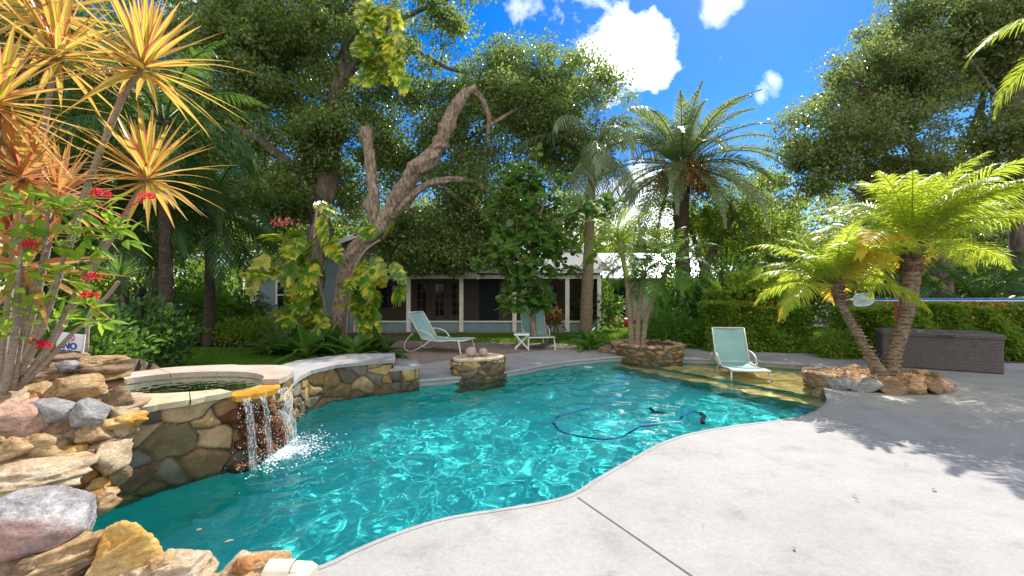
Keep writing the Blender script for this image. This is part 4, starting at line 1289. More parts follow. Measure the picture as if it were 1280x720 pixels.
# ------------------------------------------------------------------ skimmer net on a post
m_post = surf_mat('orange_brown_timber', [(.3, (.42, .13, .045)), (.7, (.55, .21, .08))], scale=5, stretch=(6, 6, 1), rough=.7)
pc = A(8.15, 9.55, 0)
post = thing('timber_post', 'orange brown square timber post between the palm and the hedge', 'post', pc)
mb = MB(); mb.box(pc + A(0, 0, .78), (.19, .10, 1.56)); mb.build('upright', m_post, post)
mb = MB(); mb.box(pc + A(0, 0, 1.565), (.205, .115, .015)); mb.build('cap', m_post, post)
pz = 1.36
m_blue = plain_mat('blue_pole', (.045, .15, .42), .3); m_alu = plain_mat('pale_blue_aluminium', (.5, .62, .74), .3)
sk = thing('pool_skimmer', 'long blue pool pole with flat leaf net hung across the hedge', 'pool skimmer', A(pc[0], pc[1] - .09, pz))
a = A(7.55, 9.47, pz + .005); bnd = A(12.6, 9.1, pz + .01)
mb = MB(); mb.tube([a, A(9.6, 9.33, pz + .02), bnd], .019, 8); mb.build('pole', m_blue, sk, True)
mb = MB(); mb.tube([a + A(-.02, -.012, -.028), A(8.6, 9.385, pz - .022)], .013, 8); mb.tube([A(8.6, 9.385, pz - .022), A(12.6, 9.06, pz - .02)], .013, 8); mb.build('inner_pole', m_alu, sk, True)
hd = [a + A(x, 0, z) for x, z in ((-.02, .03), (-.12, .12), (-.33, .11), (-.43, .06), (-.44, -.10), (-.36, -.14), (-.12, -.12), (-.02, -.03), (-.02, .03))]
mb = MB(); mb.tube(catmull(hd, 3), .012, 6); mb.build('net_frame', m_alu, sk, True)
m_net = plain_mat('white_net', (.42, .47, .52), .9, .1)
hp = np.array(hd[:-1]); mb = MB(); cen = hp.mean(0) + A(0, -.05, 0)
ringp = hp
V = np.stack([cen + (ringp - cen) * s + A(0, .03 * math.sin(s * 3), 0) for s in (0.02, .4, .75, 1)], 0); mb.grid(V, wrap=True); mb.build('net', m_net, sk, True)
mb = MB(); mb.box(pc + A(.0, -.085, pz), (.05, .09, .12)); mb.tube([pc + A(0, -.05, pz + .04), pc + A(0, -.16, pz + .06)], .01, 6); mb.build('hook', m_blue, post)

# ------------------------------------------------------------------ sign
c = D(88, 432, 4.45)
sg = thing('warning_sign', 'tilted white no diving sign with blue letters behind the ledges', 'sign', c)
sw_, sh_ = .27, .24
tl = R(7)
cxs = A(math.cos(tl), 0, -math.sin(tl)); cz = A(math.sin(tl), 0, math.cos(tl))
mb = MB()
v = [c + cxs * x * sw_ / 2 + cz * z * sh_ / 2 + A(0, y, 0) for y in (-.004, .004) for x, z in ((-1, -1), (1, -1), (1, 1), (-1, 1))]
mb.add(v, np.array([[0, 1, 2, 3], [7, 6, 5, 4], [0, 4, 5, 1], [1, 5, 6, 2], [2, 6, 7, 3], [3, 7, 4, 0]])); mb.build('panel', plain_mat('white_sign_board', (.72, .76, .84), .4), sg)
m_ink = plain_mat('blue_ink', (.02, .05, .35), .5); m_rink = plain_mat('red_ink', (.5, .04, .10), .5)


def lettering(txt, x, z, size, name):
    cu = bpy.data.curves.new(name, 'FONT'); cu.body = txt; cu.size = size; cu.align_x = 'CENTER'; cu.align_y = 'CENTER'; cu.extrude = .001; cu.offset = .004
    o = bpy.data.objects.new(name, cu); COL.objects.link(o)
    dg = bpy.context.evaluated_depsgraph_get()
    me = bpy.data.meshes.new_from_object(o.evaluated_get(dg))
    bpy.data.objects.remove(o)
    V = np.array([q.co[:] for q in me.vertices]); fs = [tuple(p_.vertices) for p_ in me.polygons]
    pos = cxs * x + cz * z + A(0, -.0065, 0)
    W_ = pos + V[:, 0:1] * cxs + V[:, 1:2] * cz + V[:, 2:3] * A(0, -1, 0) + c
    q = MB(); q.add(W_, fs); q.build(name, m_ink, sg)


lettering('NO', 0, -.005, .085, 'lettering'); lettering('DIVING', 0, -.075, .075, 'lettering')
mb = MB(); t = np.linspace(0, 2 * PI, 25); mb.tube(np.stack([c + cz * .078 + cxs * .032 * math.cos(q) + cz * .032 * math.sin(q) - A(0, .007, 0) for q in t]), .004, 5, False); mb.bar(c + cz * .10 - cxs * .02 - A(0, .007, 0), c + cz * .055 + cxs * .02 - A(0, .007, 0), .007, .004)
mb.build('prohibition_ring', m_rink, sg)
mb = MB(); mb.bar(c + cxs * .125 + cz * .125 - A(0, .008, 0), c + cxs * .125 - cz * .12 - A(0, .008, 0), .012, .008); mb.bar(c + A(0, .012, .08), c + A(-.03, .012, -.4), .02, .02); mb.build('stake', plain_mat('sign_edge', (.6, .6, .66), .5), sg)

# ------------------------------------------------------------------ pool things
m_hose = plain_mat('blue_hose', (.010, .075, .24), .9, .05); m_black = plain_mat('black_rubber', (.012, .013, .015), .85, .05)
WZ2 = WZ - .012
hz = lambda px, py: P(px, py, WZ2)
cl = thing('pool_cleaner', 'floating blue pool cleaner hose with dark cleaner head', 'pool cleaner', hz(825, 516))
pts = [hz(*q) for q in ((736, 511), (712, 517), (693, 525), (694, 534), (710, 543), (740, 549), (768, 549), (785, 543), (800, 534))]
sp = catmull(pts, 6); mb = MB(); mb.tube(sp, .017, 8); mb.build('hose', m_hose, cl, True)
pts = [hz(*q) for q in ((800, 534), (825, 531), (845, 528), (855, 520), (866, 515), (876, 517))]
mb = MB(); mb.tube(catmull(pts, 6), .017, 8); mb.build('hose', m_hose, cl, True)
pts = [hz(*q) for q in ((876, 517), (880, 521), (878, 526), (879, 530))]
sp = catmull(pts, 8); mb = MB(); mb.tube(sp, .024 + .008 * (np.arange(len(sp)) % 2), 8); mb.build('corrugated_end', m_black, cl, True)
mb = MB(); v, f = rock_verts((.24, .13, .07), 6, .02, 3, 901); mb.add(v + hz(823, 516) - A(0, 0, .012), f); mb.tube([hz(818, 515), hz(812, 514) + A(0, 0, .05)], .02, 6); mb.build('cleaner_head', m_black, cl, True)
pole = [hz(800, 533) + A(0, 0, .01), hz(851, 529) + A(0, 0, .015)]
mb = MB(); mb.tube(pole, .015, 6); mb.build('coupling', plain_mat('pale_hose_joint', (.22, .32, .40), .9, .05), cl, True)
# beige fitting on the near coping
m_bei = plain_mat('beige_abs_plastic', (.62, .54, .42), .38)
c = A(-1.17, 2.36, 0)
ft = thing('pool_fitting', 'beige plastic pool fitting with round hood on the near coping', 'pool fitting', c)
mb = MB()
x0, z0 = .0, .0
V = []
for x in np.linspace(-.115, .02, 3):
    V.append([(c[0] + x, c[1] + .075 * math.cos(a) + .04, .085 + .075 * math.sin(a)) for a in np.linspace(0, 2 * PI, 25)])
mb.grid(np.array(V)); mb.poly_slab([(c[0] + .02, c[1] - .035), (c[0] + .12, c[1] - .035), (c[0] + .14, c[1] + .06), (c[0] + .09, c[1] + .10), (c[0] + .02, c[1] + .10)], .004, .125)
mb.box(c + A(-.02, -.08, .05), (.24, .16, .095), 0, 0, .93); mb.build('housing', m_bei, ft, False)
mb = MB(); mb.tube([c + A(.02, .04, .085), c + A(.055, .04, .085)], .068, 16); mb.tube([c + A(-.05, -.06, .095), c + A(-.05, -.06, .112)], .05, 20); mb.build('cap', m_bei, ft, False)
mb = MB(); mb.tube([c + A(-.118, .04, .085), c + A(-.08, .04, .085)], .06, 16); mb.build('inlet', plain_mat('dark_grey_green_plastic', (.10, .13, .11), .5), ft)
# leaves on deck and water
m_dl = leaf_mat('dry_leaf', [(.20, .15, .10), (.28, .22, .15), (.12, .09, .06)], (.3, .2, .1), .1, .8)
for k, (px, py, lb) in enumerate(((1130, 579, 'curled pale leaf near the long dark shadow on the deck'), (1072, 620, 'upper of two thin curled twigs on the right deck'), (1068, 624, 'lower of two thin curled twigs on the right deck'), (1170, 611, 'dark curled leaf alone on the right deck'),
                                  (992, 683, 'thin curled leaf lowest on the deck'), (895, 553, 'tiny dark leaf near the pool edge'), (880, 656, 'tiny dark crumb of leaf on the near deck'))):
    q = P(px, py, .012); an = rng.uniform(0, 6.28); mb = MB()
    L_ = (.035, .04, .035, .055, .04, .022, .02)[k]
    blades(mb, q, A(math.cos(an), math.sin(an), .1), A(0, 0, 1), L_, L_ * .45, .2, [.1, .8, 1, .7, .1], .5); tag(mb.build('fallen_leaf', m_dl, None, True, loc=q), lb, 'leaf', 'fallen leaves on the deck')
for px, py, lb in ((280, 678, 'larger brown leaf afloat in the near pool corner'), (245, 663, 'small brown leaf afloat near the rockery'), (320, 703, 'small leaf afloat beside the beige fitting')):
    q = P(px, py, WZ + .012); mb = MB(); blades(mb, q, A(.8, .5, .05), A(0, 0, 1), .06 if px == 280 else .035, .03, .05, [.1, .8, 1, .7, .1], .3); tag(mb.build('floating_leaf', m_dl, None, True, loc=q), lb, 'leaf', 'leaves afloat on the pool')
# control joints in the deck
m_joint = plain_mat('dark_joint', (.13, .125, .12), .9)
mb = MB()
for a, b, w in ((P(722, 622), P(905, 748), .010), (P(1008, 523), P(1420, 640), .005)):
    d = nrm((b - a)[:2]); nn_ = A(-d[1], d[0]) * w / 2
    for t0 in np.linspace(0, 1, 20)[:-1]:
        u, v_ = a[:2] + (b - a)[:2] * t0, a[:2] + (b - a)[:2] * (t0 + 1 / 19)
        mb.add([(*(u - nn_), .0042), (*(v_ - nn_), .0042), (*(v_ + nn_), .0042), (*(u + nn_), .0042)], np.array([[0, 1, 2, 3]]))
struct(mb.build('deck_joint', m_joint))
# ------------------------------------------------------------------ bark and leaves
def bark(name, a, b, c, stretch=(1, 1, .25), scale=9.0):
    return surf_mat(name, [(.3, a), (.5, b), (.72, c)], scale=scale, bscale=34, bump=.9, rough=.92, stretch=stretch, bdist=.03, fine=.4)


B_oak = bark('oak_bark', (.06, .045, .035), (.14, .11, .085), (.24, .20, .16))
B_cut = bark('pale_grey_brown_bark', (.085, .06, .045), (.27, .20, .145), (.48, .39, .30), (1, 1, .35), 14)
B_palm = bark('palm_trunk_bark', (.12, .085, .05), (.27, .20, .13), (.40, .33, .24), (1, 1, 4), 12)
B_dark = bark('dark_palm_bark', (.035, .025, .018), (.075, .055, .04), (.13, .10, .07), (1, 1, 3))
B_boot = bark('old_frond_boots', (.10, .05, .025), (.24, .14, .08), (.38, .25, .16), (1, 1, 2))
B_cane = bark('pale_cane', (.26, .20, .15), (.42, .34, .27), (.54, .46, .38), (1, 1, 5), 16)
L_oak = leaf_mat('oak_leaves', [(.022, .05, .014), (.06, .115, .024), (.115, .18, .045), (.21, .27, .085), (.28, .33, .13)], (.44, .60, .09), .47, .27, .65)
L_oak2 = leaf_mat('oak_leaves_lighter', [(.03, .055, .018), (.075, .12, .032), (.13, .18, .055), (.22, .26, .10), (.29, .32, .14)], (.46, .58, .10), .47, .27, .65)
L_bright = leaf_mat('light_green_leaves', [(.10, .19, .02), (.16, .27, .03), (.24, .33, .04)], (.55, .68, .06), .5, .42, .35)  # light yellow green foliage tint
L_grape = leaf_mat('sea_grape_leaves', [(.04, .12, .025), (.07, .17, .03), (.13, .23, .04)], (.42, .62, .07), .48, .3, .5)
L_pothos = leaf_mat('variegated_vine_leaves', [(.03, .13, .02), (.06, .20, .022), (.05, .17, .02), (.08, .23, .025), (.10, .26, .03), (.40, .43, .04), (.64, .56, .07), (.62, .58, .10)], (.65, .72, .05), .5, .2, .6, patch=((.70, .60, .08), 6.5, .58))
L_pygmy = leaf_mat('lime_palm_leaflets', [(.20, .30, .03), (.30, .40, .04), (.40, .47, .06)], (.82, .90, .09), .55, .3, .55)
L_yellowfr = leaf_mat('yellowing_palm_leaflets', [(.55, .36, .03), (.62, .45, .04), (.50, .46, .05)], (1.0, .72, .05), .55, .4, .4)
L_date = leaf_mat('date_palm_leaflets', [(.10, .155, .07), (.16, .22, .10), (.24, .30, .14)], (.42, .54, .16), .42, .32, .55)
L_dpalm = leaf_mat('dark_palm_leaflets', [(.025, .07, .02), (.045, .11, .026), (.085, .155, .035)], (.26, .42, .06), .4, .35, .45)  # dark green foliage tint
L_green = leaf_mat('mid_green_leaves', [(.035, .11, .02), (.065, .17, .026), (.11, .22, .035)], (.36, .55, .06), .42, .35, .45)
L_hedge = leaf_mat('hedge_leaves', [(.07, .16, .022), (.14, .27, .035), (.25, .37, .045)], (.6, .75, .06), .48, .3, .5)
L_tip = leaf_mat('hedge_new_growth', [(.36, .34, .03), (.46, .28, .03), (.50, .20, .03), (.25, .34, .03)], (.7, .5, .05), .45, .4, .4)
L_fern = leaf_mat('fern_leaves', [(.05, .15, .015), (.08, .21, .02), (.13, .27, .025)], (.32, .52, .04), .42, .4, .35)
L_cordy = leaf_mat('cream_yellow_straps', [(.62, .34, .06), (.64, .52, .10), (.50, .50, .08), (.66, .40, .14), (.60, .56, .16)], (.95, .72, .10), .5, .35, .45)
L_cordr = leaf_mat('pink_orange_straps', [(.46, .17, .08), (.56, .26, .10), (.50, .32, .10), (.58, .34, .17)], (.9, .42, .14), .5, .35, .45)
L_corde = leaf_mat('pink_leaf_margin', [(.52, .17, .09), (.6, .24, .12)], (.9, .35, .16), .45, .35, .45)
L_cordg = leaf_mat('green_leaf_stripe', [(.20, .30, .03), (.30, .36, .04)], (.55, .65, .06), .48, .35, .45)
L_jat = leaf_mat('lime_shrub_leaves', [(.09, .22, .02), (.16, .32, .03), (.27, .40, .04), (.40, .42, .05)], (.55, .75, .06), .45, .28, .5)
M_red = leaf_mat('red_petals', [(.55, .01, .03), (.7, .02, .06), (.6, .03, .10)], (.9, .05, .08), .35, .5)
M_dead = leaf_mat('brown_dry_fronds', [(.20, .12, .06), (.28, .18, .09), (.14, .085, .05)], (.35, .2, .08), .25, .7)
M_fruit = leaf_mat('orange_fruit_stalks', [(.42, .13, .03), (.52, .20, .04), (.34, .09, .03)], (.6, .25, .05), .2, .6)

OVAL = [.06, .62, .95, 1, .82, .45, .05]
HEART = [.35, .95, 1, .88, .66, .36, .04]
ROUND = [.2, .8, 1, .98, .78, .15]
STRAP = [.5, .85, 1, .95, .8, .55, .3, .03]

# ------------------------------------------------------------------ big trees
def dat(pts): return [D(*p) for p in pts]


OS = 1.23


def dat2(pts): return [D(a, b, c * OS) for a, b, c in pts]


def D2(a, b, c): return D(a, b, c * OS)


T1 = [(dat2([(388, 446, 12.2), (384, 400, 12.2), (392, 340, 12.2), (402, 270, 12.3), (412, 190, 12.4), (422, 110, 12.5), (440, 40, 12.6), (455, -40, 12.8)]), [.42, .36, .33, .32, .28, .24, .18, .10]),
      (dat2([(400, 285, 12.3), (372, 220, 12.1), (330, 180, 11.9), (285, 150, 11.8), (240, 90, 12)]), [.2, .17, .14, .10, .06]),
      (dat2([(412, 190, 12.4), (370, 130, 12.8), (320, 60, 13), (280, -20, 13.2)]), [.16, .13, .10, .05]),
      (dat2([(424, 110, 12.5), (470, 45, 12.4), (520, 15, 12.4), (570, -5, 12.4)]), [.14, .10, .07, .04]),
      (dat2([(430, 90, 12.5), (500, 60, 13), (560, 85, 13.2), (600, 95, 13.4)]), [.12, .08, .06, .03])]
E1 = [(D2(300, 90, 12.6), (3.0, 2.0, 2.4), 5), (D2(225, 210, 12.6), (2.0, 1.8, 1.6), 2.2), (D2(360, 30, 12.6), (2.4, 2, 2.2), 3), (D2(455, 40, 12.6), (1.9, 1.6, 1.6), 1.1), (D2(560, 25, 12.7), (1.5, 1.2, .9), .55),
      (D2(350, 230, 12.8), (1.6, 1.5, 1.2), 1.3), (D2(300, -60, 13), (3.5, 2.5, 1.8), 2.5), (D2(240, 270, 13), (1.3, 1.2, .8), .7), (D2(440, 150, 12.9), (1.0, 1.0, .9), .35), (D2(400, 165, 11.9), (1.1, .5, 1.0), .9), (D2(335, 250, 12.0), (1.2, .8, .8), .8), (D2(170, 150, 12.8), (1.6, 1.4, 1.6), 1.2)]
T1 = [(p_, [q * OS * .84 for q in r_]) for p_, r_ in T1]; E1 = [(c_, tuple(q * OS for q in r_), w_) for c_, r_, w_ in E1]
make_tree('oak_tree', 'big oak left of the cottage with dense small leaved crown and vine clad trunk', 'tree', T1, E1, 760, 210, .135, L_oak, B_oak, clump_r=(.4, .85), rugged=True)
T2 = [(dat2([(418, 440, 12.0), (428, 360, 11.9), (445, 315, 11.8), (480, 275, 11.7), (510, 225, 11.6), (545, 190, 11.5), (562, 148, 11.5), (578, 120, 11.5), (596, 112, 11.5)]), [.31, .29, .33, .31, .29, .31, .25, .21, .19]),
      (dat2([(470, 288, 11.7), (466, 240, 11.6), (462, 200, 11.6), (455, 160, 11.6)]), [.23, .20, .185, .215]),
      (dat2([(488, 272, 11.7), (520, 240, 11.7), (548, 226, 11.8), (590, 226, 12), (612, 240, 12.3), (640, 235, 12.8)]), [.19, .17, .13, .09, .07, .04]),
      (dat2([(590, 114, 11.5), (603, 124, 11.5), (611, 148, 11.6), (609, 172, 11.8), (616, 190, 12.0)]), [.13, .10, .085, .06, .03]),
      (dat2([(535, 192, 11.5), (548, 182, 11.4), (556, 184, 11.35)]), [.20, .14, .09]),
      (dat2([(548, 226, 11.8), (575, 250, 12.3), (610, 270, 12.8)]), [.08, .06, .04]),
      (dat2([(606, 160, 11.8), (640, 140, 12.6), (690, 110, 13.2), (720, 90, 13.4)]), [.09, .07, .05, .03]),
      (dat2([(620, 240, 12.4), (660, 200, 13), (700, 180, 13.4), (750, 150, 13.6)]), [.07, .06, .04, .03])]
E2 = [(D2(650, 150, 13.4), (2.1, 1.8, 1.6), 3), (D2(700, 105, 13.5), (1.5, 1.4, 1.0), 1.5), (D2(620, 100, 13.4), (1.3, 1.3, .9), 1), (D2(720, 190, 13.6), (1.3, 1.3, 1.0), 1.2), (D2(600, 240, 13.2), (1.5, 1.4, .9), 1.3), (D2(540, 285, 13.4), (1.3, 1.0, .55), .7),
      (D2(560, 170, 13.6), (1.0, 1.0, .8), .5), (D2(640, 275, 13.2), (1.6, 1.2, .6), 1.0), (D2(520, 130, 13.8), (.9, .9, .9), .35), (D2(770, 120, 13.6), (.5, .6, .6), .2), (D2(575, 300, 13.2), (1.6, .8, .5), 1.0), (D2(500, 300, 13.0), (1.1, .7, .5), .7), (D2(525, 318, 12.6), (.9, .5, .4), .55), (D2(590, 312, 12.6), (1.2, .5, .4), .7), (D2(600, 270, 12.8), (1.3, .8, .7), .6), (D2(500, 205, 13.9), (1.3, .8, 1.1), .9), (D2(430, 235, 13.9), (1.0, .8, 1.0), .7), (D2(545, 322, 12.4), (1.5, .4, .35), .7), (D2(580, 200, 13.8), (1.0, .8, .8), .5), (D2(480, 190, 13.8), (1.2, .9, 1.0), .8), (D2(560, 130, 13.8), (1.2, 1, .9), .7), (D2(470, 120, 13.6), (.9, .9, .8), .4)]
T2 = [(p_, [q * OS * .66 for q in r_]) for p_, r_ in T2]; E2 = [(c_, tuple(q * OS for q in r_), w_) for c_, r_, w_ in E2]
make_tree('oak_tree', 'leaning oak with bare sawn limbs over the patio', 'tree', T2, E2, 760, 180, .13, L_oak, B_cut, clump_r=(.4, .8), rugged=True)
# right hand oaks
def at15(px, py, Y=16.0): return D(px, py, Y)


T3 = [(dat([(1178, 372, 16.5), (1176, 300, 16.5), (1166, 230, 16.4), (1140, 180, 16.3), (1105, 140, 16.2), (1075, 110, 16)]), [.34, .30, .26, .2, .13, .06]),
      (dat([(1172, 260, 16.5), (1200, 200, 16.6), (1225, 140, 16.7), (1235, 70, 16.8)]), [.2, .17, .12, .06]),
      (dat([(1160, 215, 16.4), (1100, 195, 16), (1050, 190, 15.8), (1010, 200, 15.6)]), [.15, .12, .08, .04]),
      (dat([(1178, 320, 16.5), (1120, 270, 16.2), (1060, 235, 16)]), [.12, .09, .04])]
E3 = [(D(1110, 120, 16.3), (2.6, 2.0, 2.0), 4), (D(1040, 180, 15.8), (1.6, 1.5, 1.4), 1.8), (D(1190, 60, 16.5), (2.6, 2.2, 2.0), 3), (D(1010, 225, 15.8), (1.0, 1.0, .9), .7), (D(1120, 215, 16.2), (2.2, 1.8, 1.0), 1.6), (D(1160, 20, 16.6), (1.6, 1.6, 1.2), 1.2)]
make_tree('oak_tree', 'spreading oak behind the hedge on the right, limbs fanning from one trunk', 'tree', T3, E3, 430, 190, .13, L_oak2, B_oak, clump_r=(.4, .8))
T4 = [(dat([(1276, 380, 15.5), (1274, 280, 15.5), (1272, 180, 15.5), (1268, 90, 15.6), (1262, 10, 15.7), (1250, -60, 15.8)]), [.27, .25, .23, .2, .15, .08]),
      (dat([(1272, 190, 15.5), (1300, 120, 15.6), (1340, 60, 15.8)]), [.14, .1, .05]), (dat([(1271, 150, 15.5), (1230, 100, 15.2), (1205, 60, 15)]), [.1, .07, .04])]
E4 = [(D(1265, 30, 15.8), (2.2, 2, 2.2), 3), (D(1345, 110, 15.8), (2.2, 2, 2.2), 2.5), (D(1255, 170, 15.2), (1.2, 1.2, 1.2), 1.1), (D(1235, 230, 15.6), (1.3, 1.2, .8), .8)]
make_tree('oak_tree', 'straight trunked oak at the right edge of the garden', 'tree', T4, E4, 270, 180, .13, L_oak2, B_oak, clump_r=(.4, .8))
T5 = [(dat([(868, 410, 18), (880, 340, 18), (905, 290, 18), (935, 250, 18), (960, 220, 18)]), [.20, .17, .13, .09, .05]), (dat([(880, 340, 18), (865, 290, 18), (850, 245, 18.2)]), [.12, .09, .05]), (dat([(905, 290, 18), (930, 300, 17.6), (965, 290, 17.4)]), [.08, .06, .03])]
E5 = [(D(930, 260, 18), (2.4, 1.6, 1.5), 3), (D(880, 290, 18.3), (2.0, 1.5, 1.3), 2), (D(960, 320, 17.6), (1.6, 1.3, 1.0), 1.2), (D(840, 255, 18.5), (1.2, 1, .7), .6)]
make_tree('broadleaf_tree', 'open crowned light green tree behind the tall date palm', 'tree', T5, E5, 150, 130, .13, L_bright, B_oak, clump_r=(.35, .7))
T6 = [(dat([(60, 420, 15), (64, 330, 15), (70, 230, 15), (90, 130, 15), (110, 40, 15)]), [.3, .26, .22, .15, .08]), (dat([(68, 250, 15), (20, 180, 15), (-40, 120, 15)]), [.14, .1, .05])]
E6 = [(D(80, 60, 15), (3, 2, 2.4), 3), (D(20, 150, 15), (2.6, 2, 1.8), 2), (D(130, 190, 15.2), (1.8, 1.4, 1.5), 1.4), (D(-60, 80, 15), (2.6, 2, 3), 2), (D(150, 290, 15.5), (2.2, 1.4, 1.0), 1.3), (D(30, 290, 15), (2.2, 1.4, 1.2), 1.3)]
make_tree('oak_tree', 'dark oak at the far left behind the dragon trees', 'tree', T6, E6, 420, 180, .14, L_oak, B_oak, clump_r=(.5, .95))
# tree row behind everything
bg_spec = [(-24, 20, 9, 4.2, 'wide dark tree far behind the dragon trees'), (-17, 22, 8.5, 4, 'dark rounded tree left of the cottage roof'), (-12.5, 27, 9.5, 4.2, 'tall tree rising behind the cottage gable'), (-7, 30, 9, 4, 'tree behind the ridge of the cottage'),
           (-2.5, 27, 8.4, 3.6, 'tree above the cottage porch roof'), (3.4, 30, 8.2, 3.8, 'tree in the gap between cottage and outbuilding'), (13.5, 26, 8, 3.6, 'tree right of the outbuilding'), (18.5, 22, 7.5, 3.8, 'dark tree behind the dark palms'),
           (23, 24, 9, 4.2, 'dark tree far behind the deck box'), (29, 22, 9, 4.4, 'tree outermost on the right'), (-31, 18, 9, 4.5, 'tree outermost on the left'), (9.5, 34, 6.8, 3.6, 'distant tree behind the outbuilding roof'), (20, 33, 10, 4.5, 'tall distant tree behind the right oaks'), (-20, 33, 10, 4.5, 'tall distant tree behind the left palms')]
for k, (x, y, h, r, lb) in enumerate(bg_spec):
    tr = [([A(x, y, 0), A(x + .2, y, h * .25), A(x - .1, y, h * .5), A(x + .3, y, h * .8)], [.32, .26, .18, .07]), ([A(x, y, h * .3), A(x + r * .4, y - .4, h * .5), A(x + r * .7, y - .5, h * .6)], [.15, .1, .05]), ([A(x, y, h * .3), A(x - r * .4, y - .3, h * .52), A(x - r * .7, y - .4, h * .62)], [.15, .1, .05])]
    e = [(A(x, y, h * .68), (r * .8, r * .6, h * .30), 3), (A(x + r * .5, y - .4, h * .5), (r * .6, r * .5, h * .22), 1.5), (A(x - r * .5, y - .4, h * .52), (r * .6, r * .5, h * .22), 1.5), (A(x, y - .8, h * .3), (r * .9, r * .4, h * .16), 1.3)]
    make_tree('broadleaf_tree', lb, 'tree', tr, e, 120, 75, .27, (L_oak, L_oak2, L_bright)[k % 3] if k < 11 else L_oak2, B_oak, 'trees beyond the garden', clump_r=(.6, 1.15), trunk_seg=7)


# ------------------------------------------------------------------ leafy shrubs
def shrub(name, label, cat, c, rad, n, ln, lw, mat, group=None, prof=OVAL, stems=6, droop=.15, up=.5, shell=.45, fold=.25, bmat=None, tip=None):
    c = np.array(c, float); rad = np.array(rad, float)
    T = thing(name, label, cat, (c[0], c[1], 0), group)
    mb = MB()
    for k in range(stems):
        e = c + rand_dir(1, .1)[0] * rad * .75
        b = A(c[0] + rng.normal(0, .12 * rad[0]), c[1] + rng.normal(0, .12 * rad[1]), -.02)
        mb.tube(catmull([b, (b + e) / 2 + rng.normal(0, .06, 3), e], 3), [.018, .016, .014, .012, .010, .008, .006], 5)
    mb.build('stems', bmat or B_oak, T, True)
    q = rand_dir(n, -.75); s = rng.random((n, 1)) ** shell
    lump = 1 + .18 * np.sin(q[:, 0:1] * 7 + c[0]) * np.sin(q[:, 1:2] * 6 + c[1]) + .12 * np.sin(q[:, 2:3] * 9)
    pos = c + q * s * rad * lump
    pos[:, 2] = np.maximum(pos[:, 2], .02)
    d = nrm(q * .8 + rand_dir(n) * .7 + A(0, 0, up))
    mb = MB(); blades(mb, pos, d, nrm(q + rand_dir(n) * .6 + A(0, 0, .8)), ln * rng.uniform(.6, 1.25, n), lw * rng.uniform(.7, 1.2, n), droop * rng.uniform(.3, 1.6, n), prof, fold)
    mb.build('leaves', mat, T)
    if tip:
        k = tip[1]; q = rand_dir(k, -.1); pos = c + q * rad * (1 + .1 * rng.random((k, 1)))
        mb = MB(); blades(mb, pos, nrm(q + A(0, 0, .8) + rand_dir(k) * .5), rand_dir(k), ln, lw, .1, prof, fold); mb.build('new_leaves', tip[0], T)
    return T


S5 = [.1, .9, .95, .06]
for k, (px, py, Y, rx, rz, m, lb) in enumerate(((188, 424, 12.2, .8, .42, L_bright, 'low lime green shrub leftmost in the bed behind the lawn'), (228, 420, 12.6, .85, .45, L_bright, 'low lime green shrub second from left behind the lawn'), (262, 416, 12.8, .8, .5, L_fern, 'low green shrub in the middle of the bed behind the lawn'),
                                                (298, 418, 12.6, .8, .42, L_bright, 'low lime green shrub right of the middle, below the fan palms'), (332, 418, 12.9, .7, .42, L_bright, 'low lime green shrub under the corner of the cottage'))):
    c = D(px, py, Y); c[2] = rz * .8
    shrub('low_shrub', lb, 'shrub', c, (rx, .5, rz), 1500, .10, .045, m, 'low shrubs behind the lawn', S5)
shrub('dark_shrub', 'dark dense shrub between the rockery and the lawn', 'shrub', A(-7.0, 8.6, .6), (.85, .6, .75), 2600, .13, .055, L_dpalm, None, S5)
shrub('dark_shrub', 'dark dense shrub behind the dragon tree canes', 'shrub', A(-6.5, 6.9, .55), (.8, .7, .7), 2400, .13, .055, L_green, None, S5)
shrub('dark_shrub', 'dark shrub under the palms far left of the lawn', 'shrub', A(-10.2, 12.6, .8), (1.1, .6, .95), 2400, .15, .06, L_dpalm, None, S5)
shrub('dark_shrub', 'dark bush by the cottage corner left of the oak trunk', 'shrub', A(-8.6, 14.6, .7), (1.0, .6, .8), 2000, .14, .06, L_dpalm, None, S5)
shrub('fern_bush', 'mounded green fern bush right of the small palm clump', 'fern', A(4.25, 12.5, .42), (.85, .6, .55), 2600, .20, .03, L_fern, None, S5, droop=.4)
shrub('fern_bush', 'lower fern bush beside the mounded one', 'fern', A(5.25, 12.4, .25), (.55, .45, .36), 1300, .16, .03, L_bright, None, S5, droop=.4)
shrub('fern_bush', 'bright yellow green fern at the left foot of the long hedge', 'fern', A(7.5, 10.55, .22), (.42, .4, .36), 900, .26, .03, L_bright, None, S5, droop=.5)
shrub('croton_plant', 'red and orange leaved croton beside the sea grape', 'croton', D(692, 400, 14.4), (.30, .28, .32), 300, .2, .06, leaf_mat('croton_leaves', [(.06, .13, .02), (.14, .04, .02), (.10, .15, .02), (.08, .14, .02)], (.5, .2, .04), .35, .35, .5), None, OVAL)
shrub('leafy_shrub', 'loose light green shrub standing taller behind the square hedge', 'shrub', D(945, 372, 12.0), (1.1, .5, .62), 1300, .22, .12, L_bright, None, OVAL)
shrub('leafy_shrub', 'dark shrub in front of the outbuilding', 'shrub', D(745, 385, 17), (1.0, .7, 1.0), 1500, .2, .09, L_green, None, S5)
shrub('leafy_shrub', 'tall shrub against the outbuilding wall beside its door', 'shrub', D(850, 375, 19), (1.2, .8, 1.2), 1600, .22, .1, L_green, None, S5)
shrub('leafy_shrub', 'shrub under the date palm at the back of the lawn', 'shrub', D(885, 385, 15), (1.0, .7, 1.0), 1800, .2, .09, L_green, None, S5)


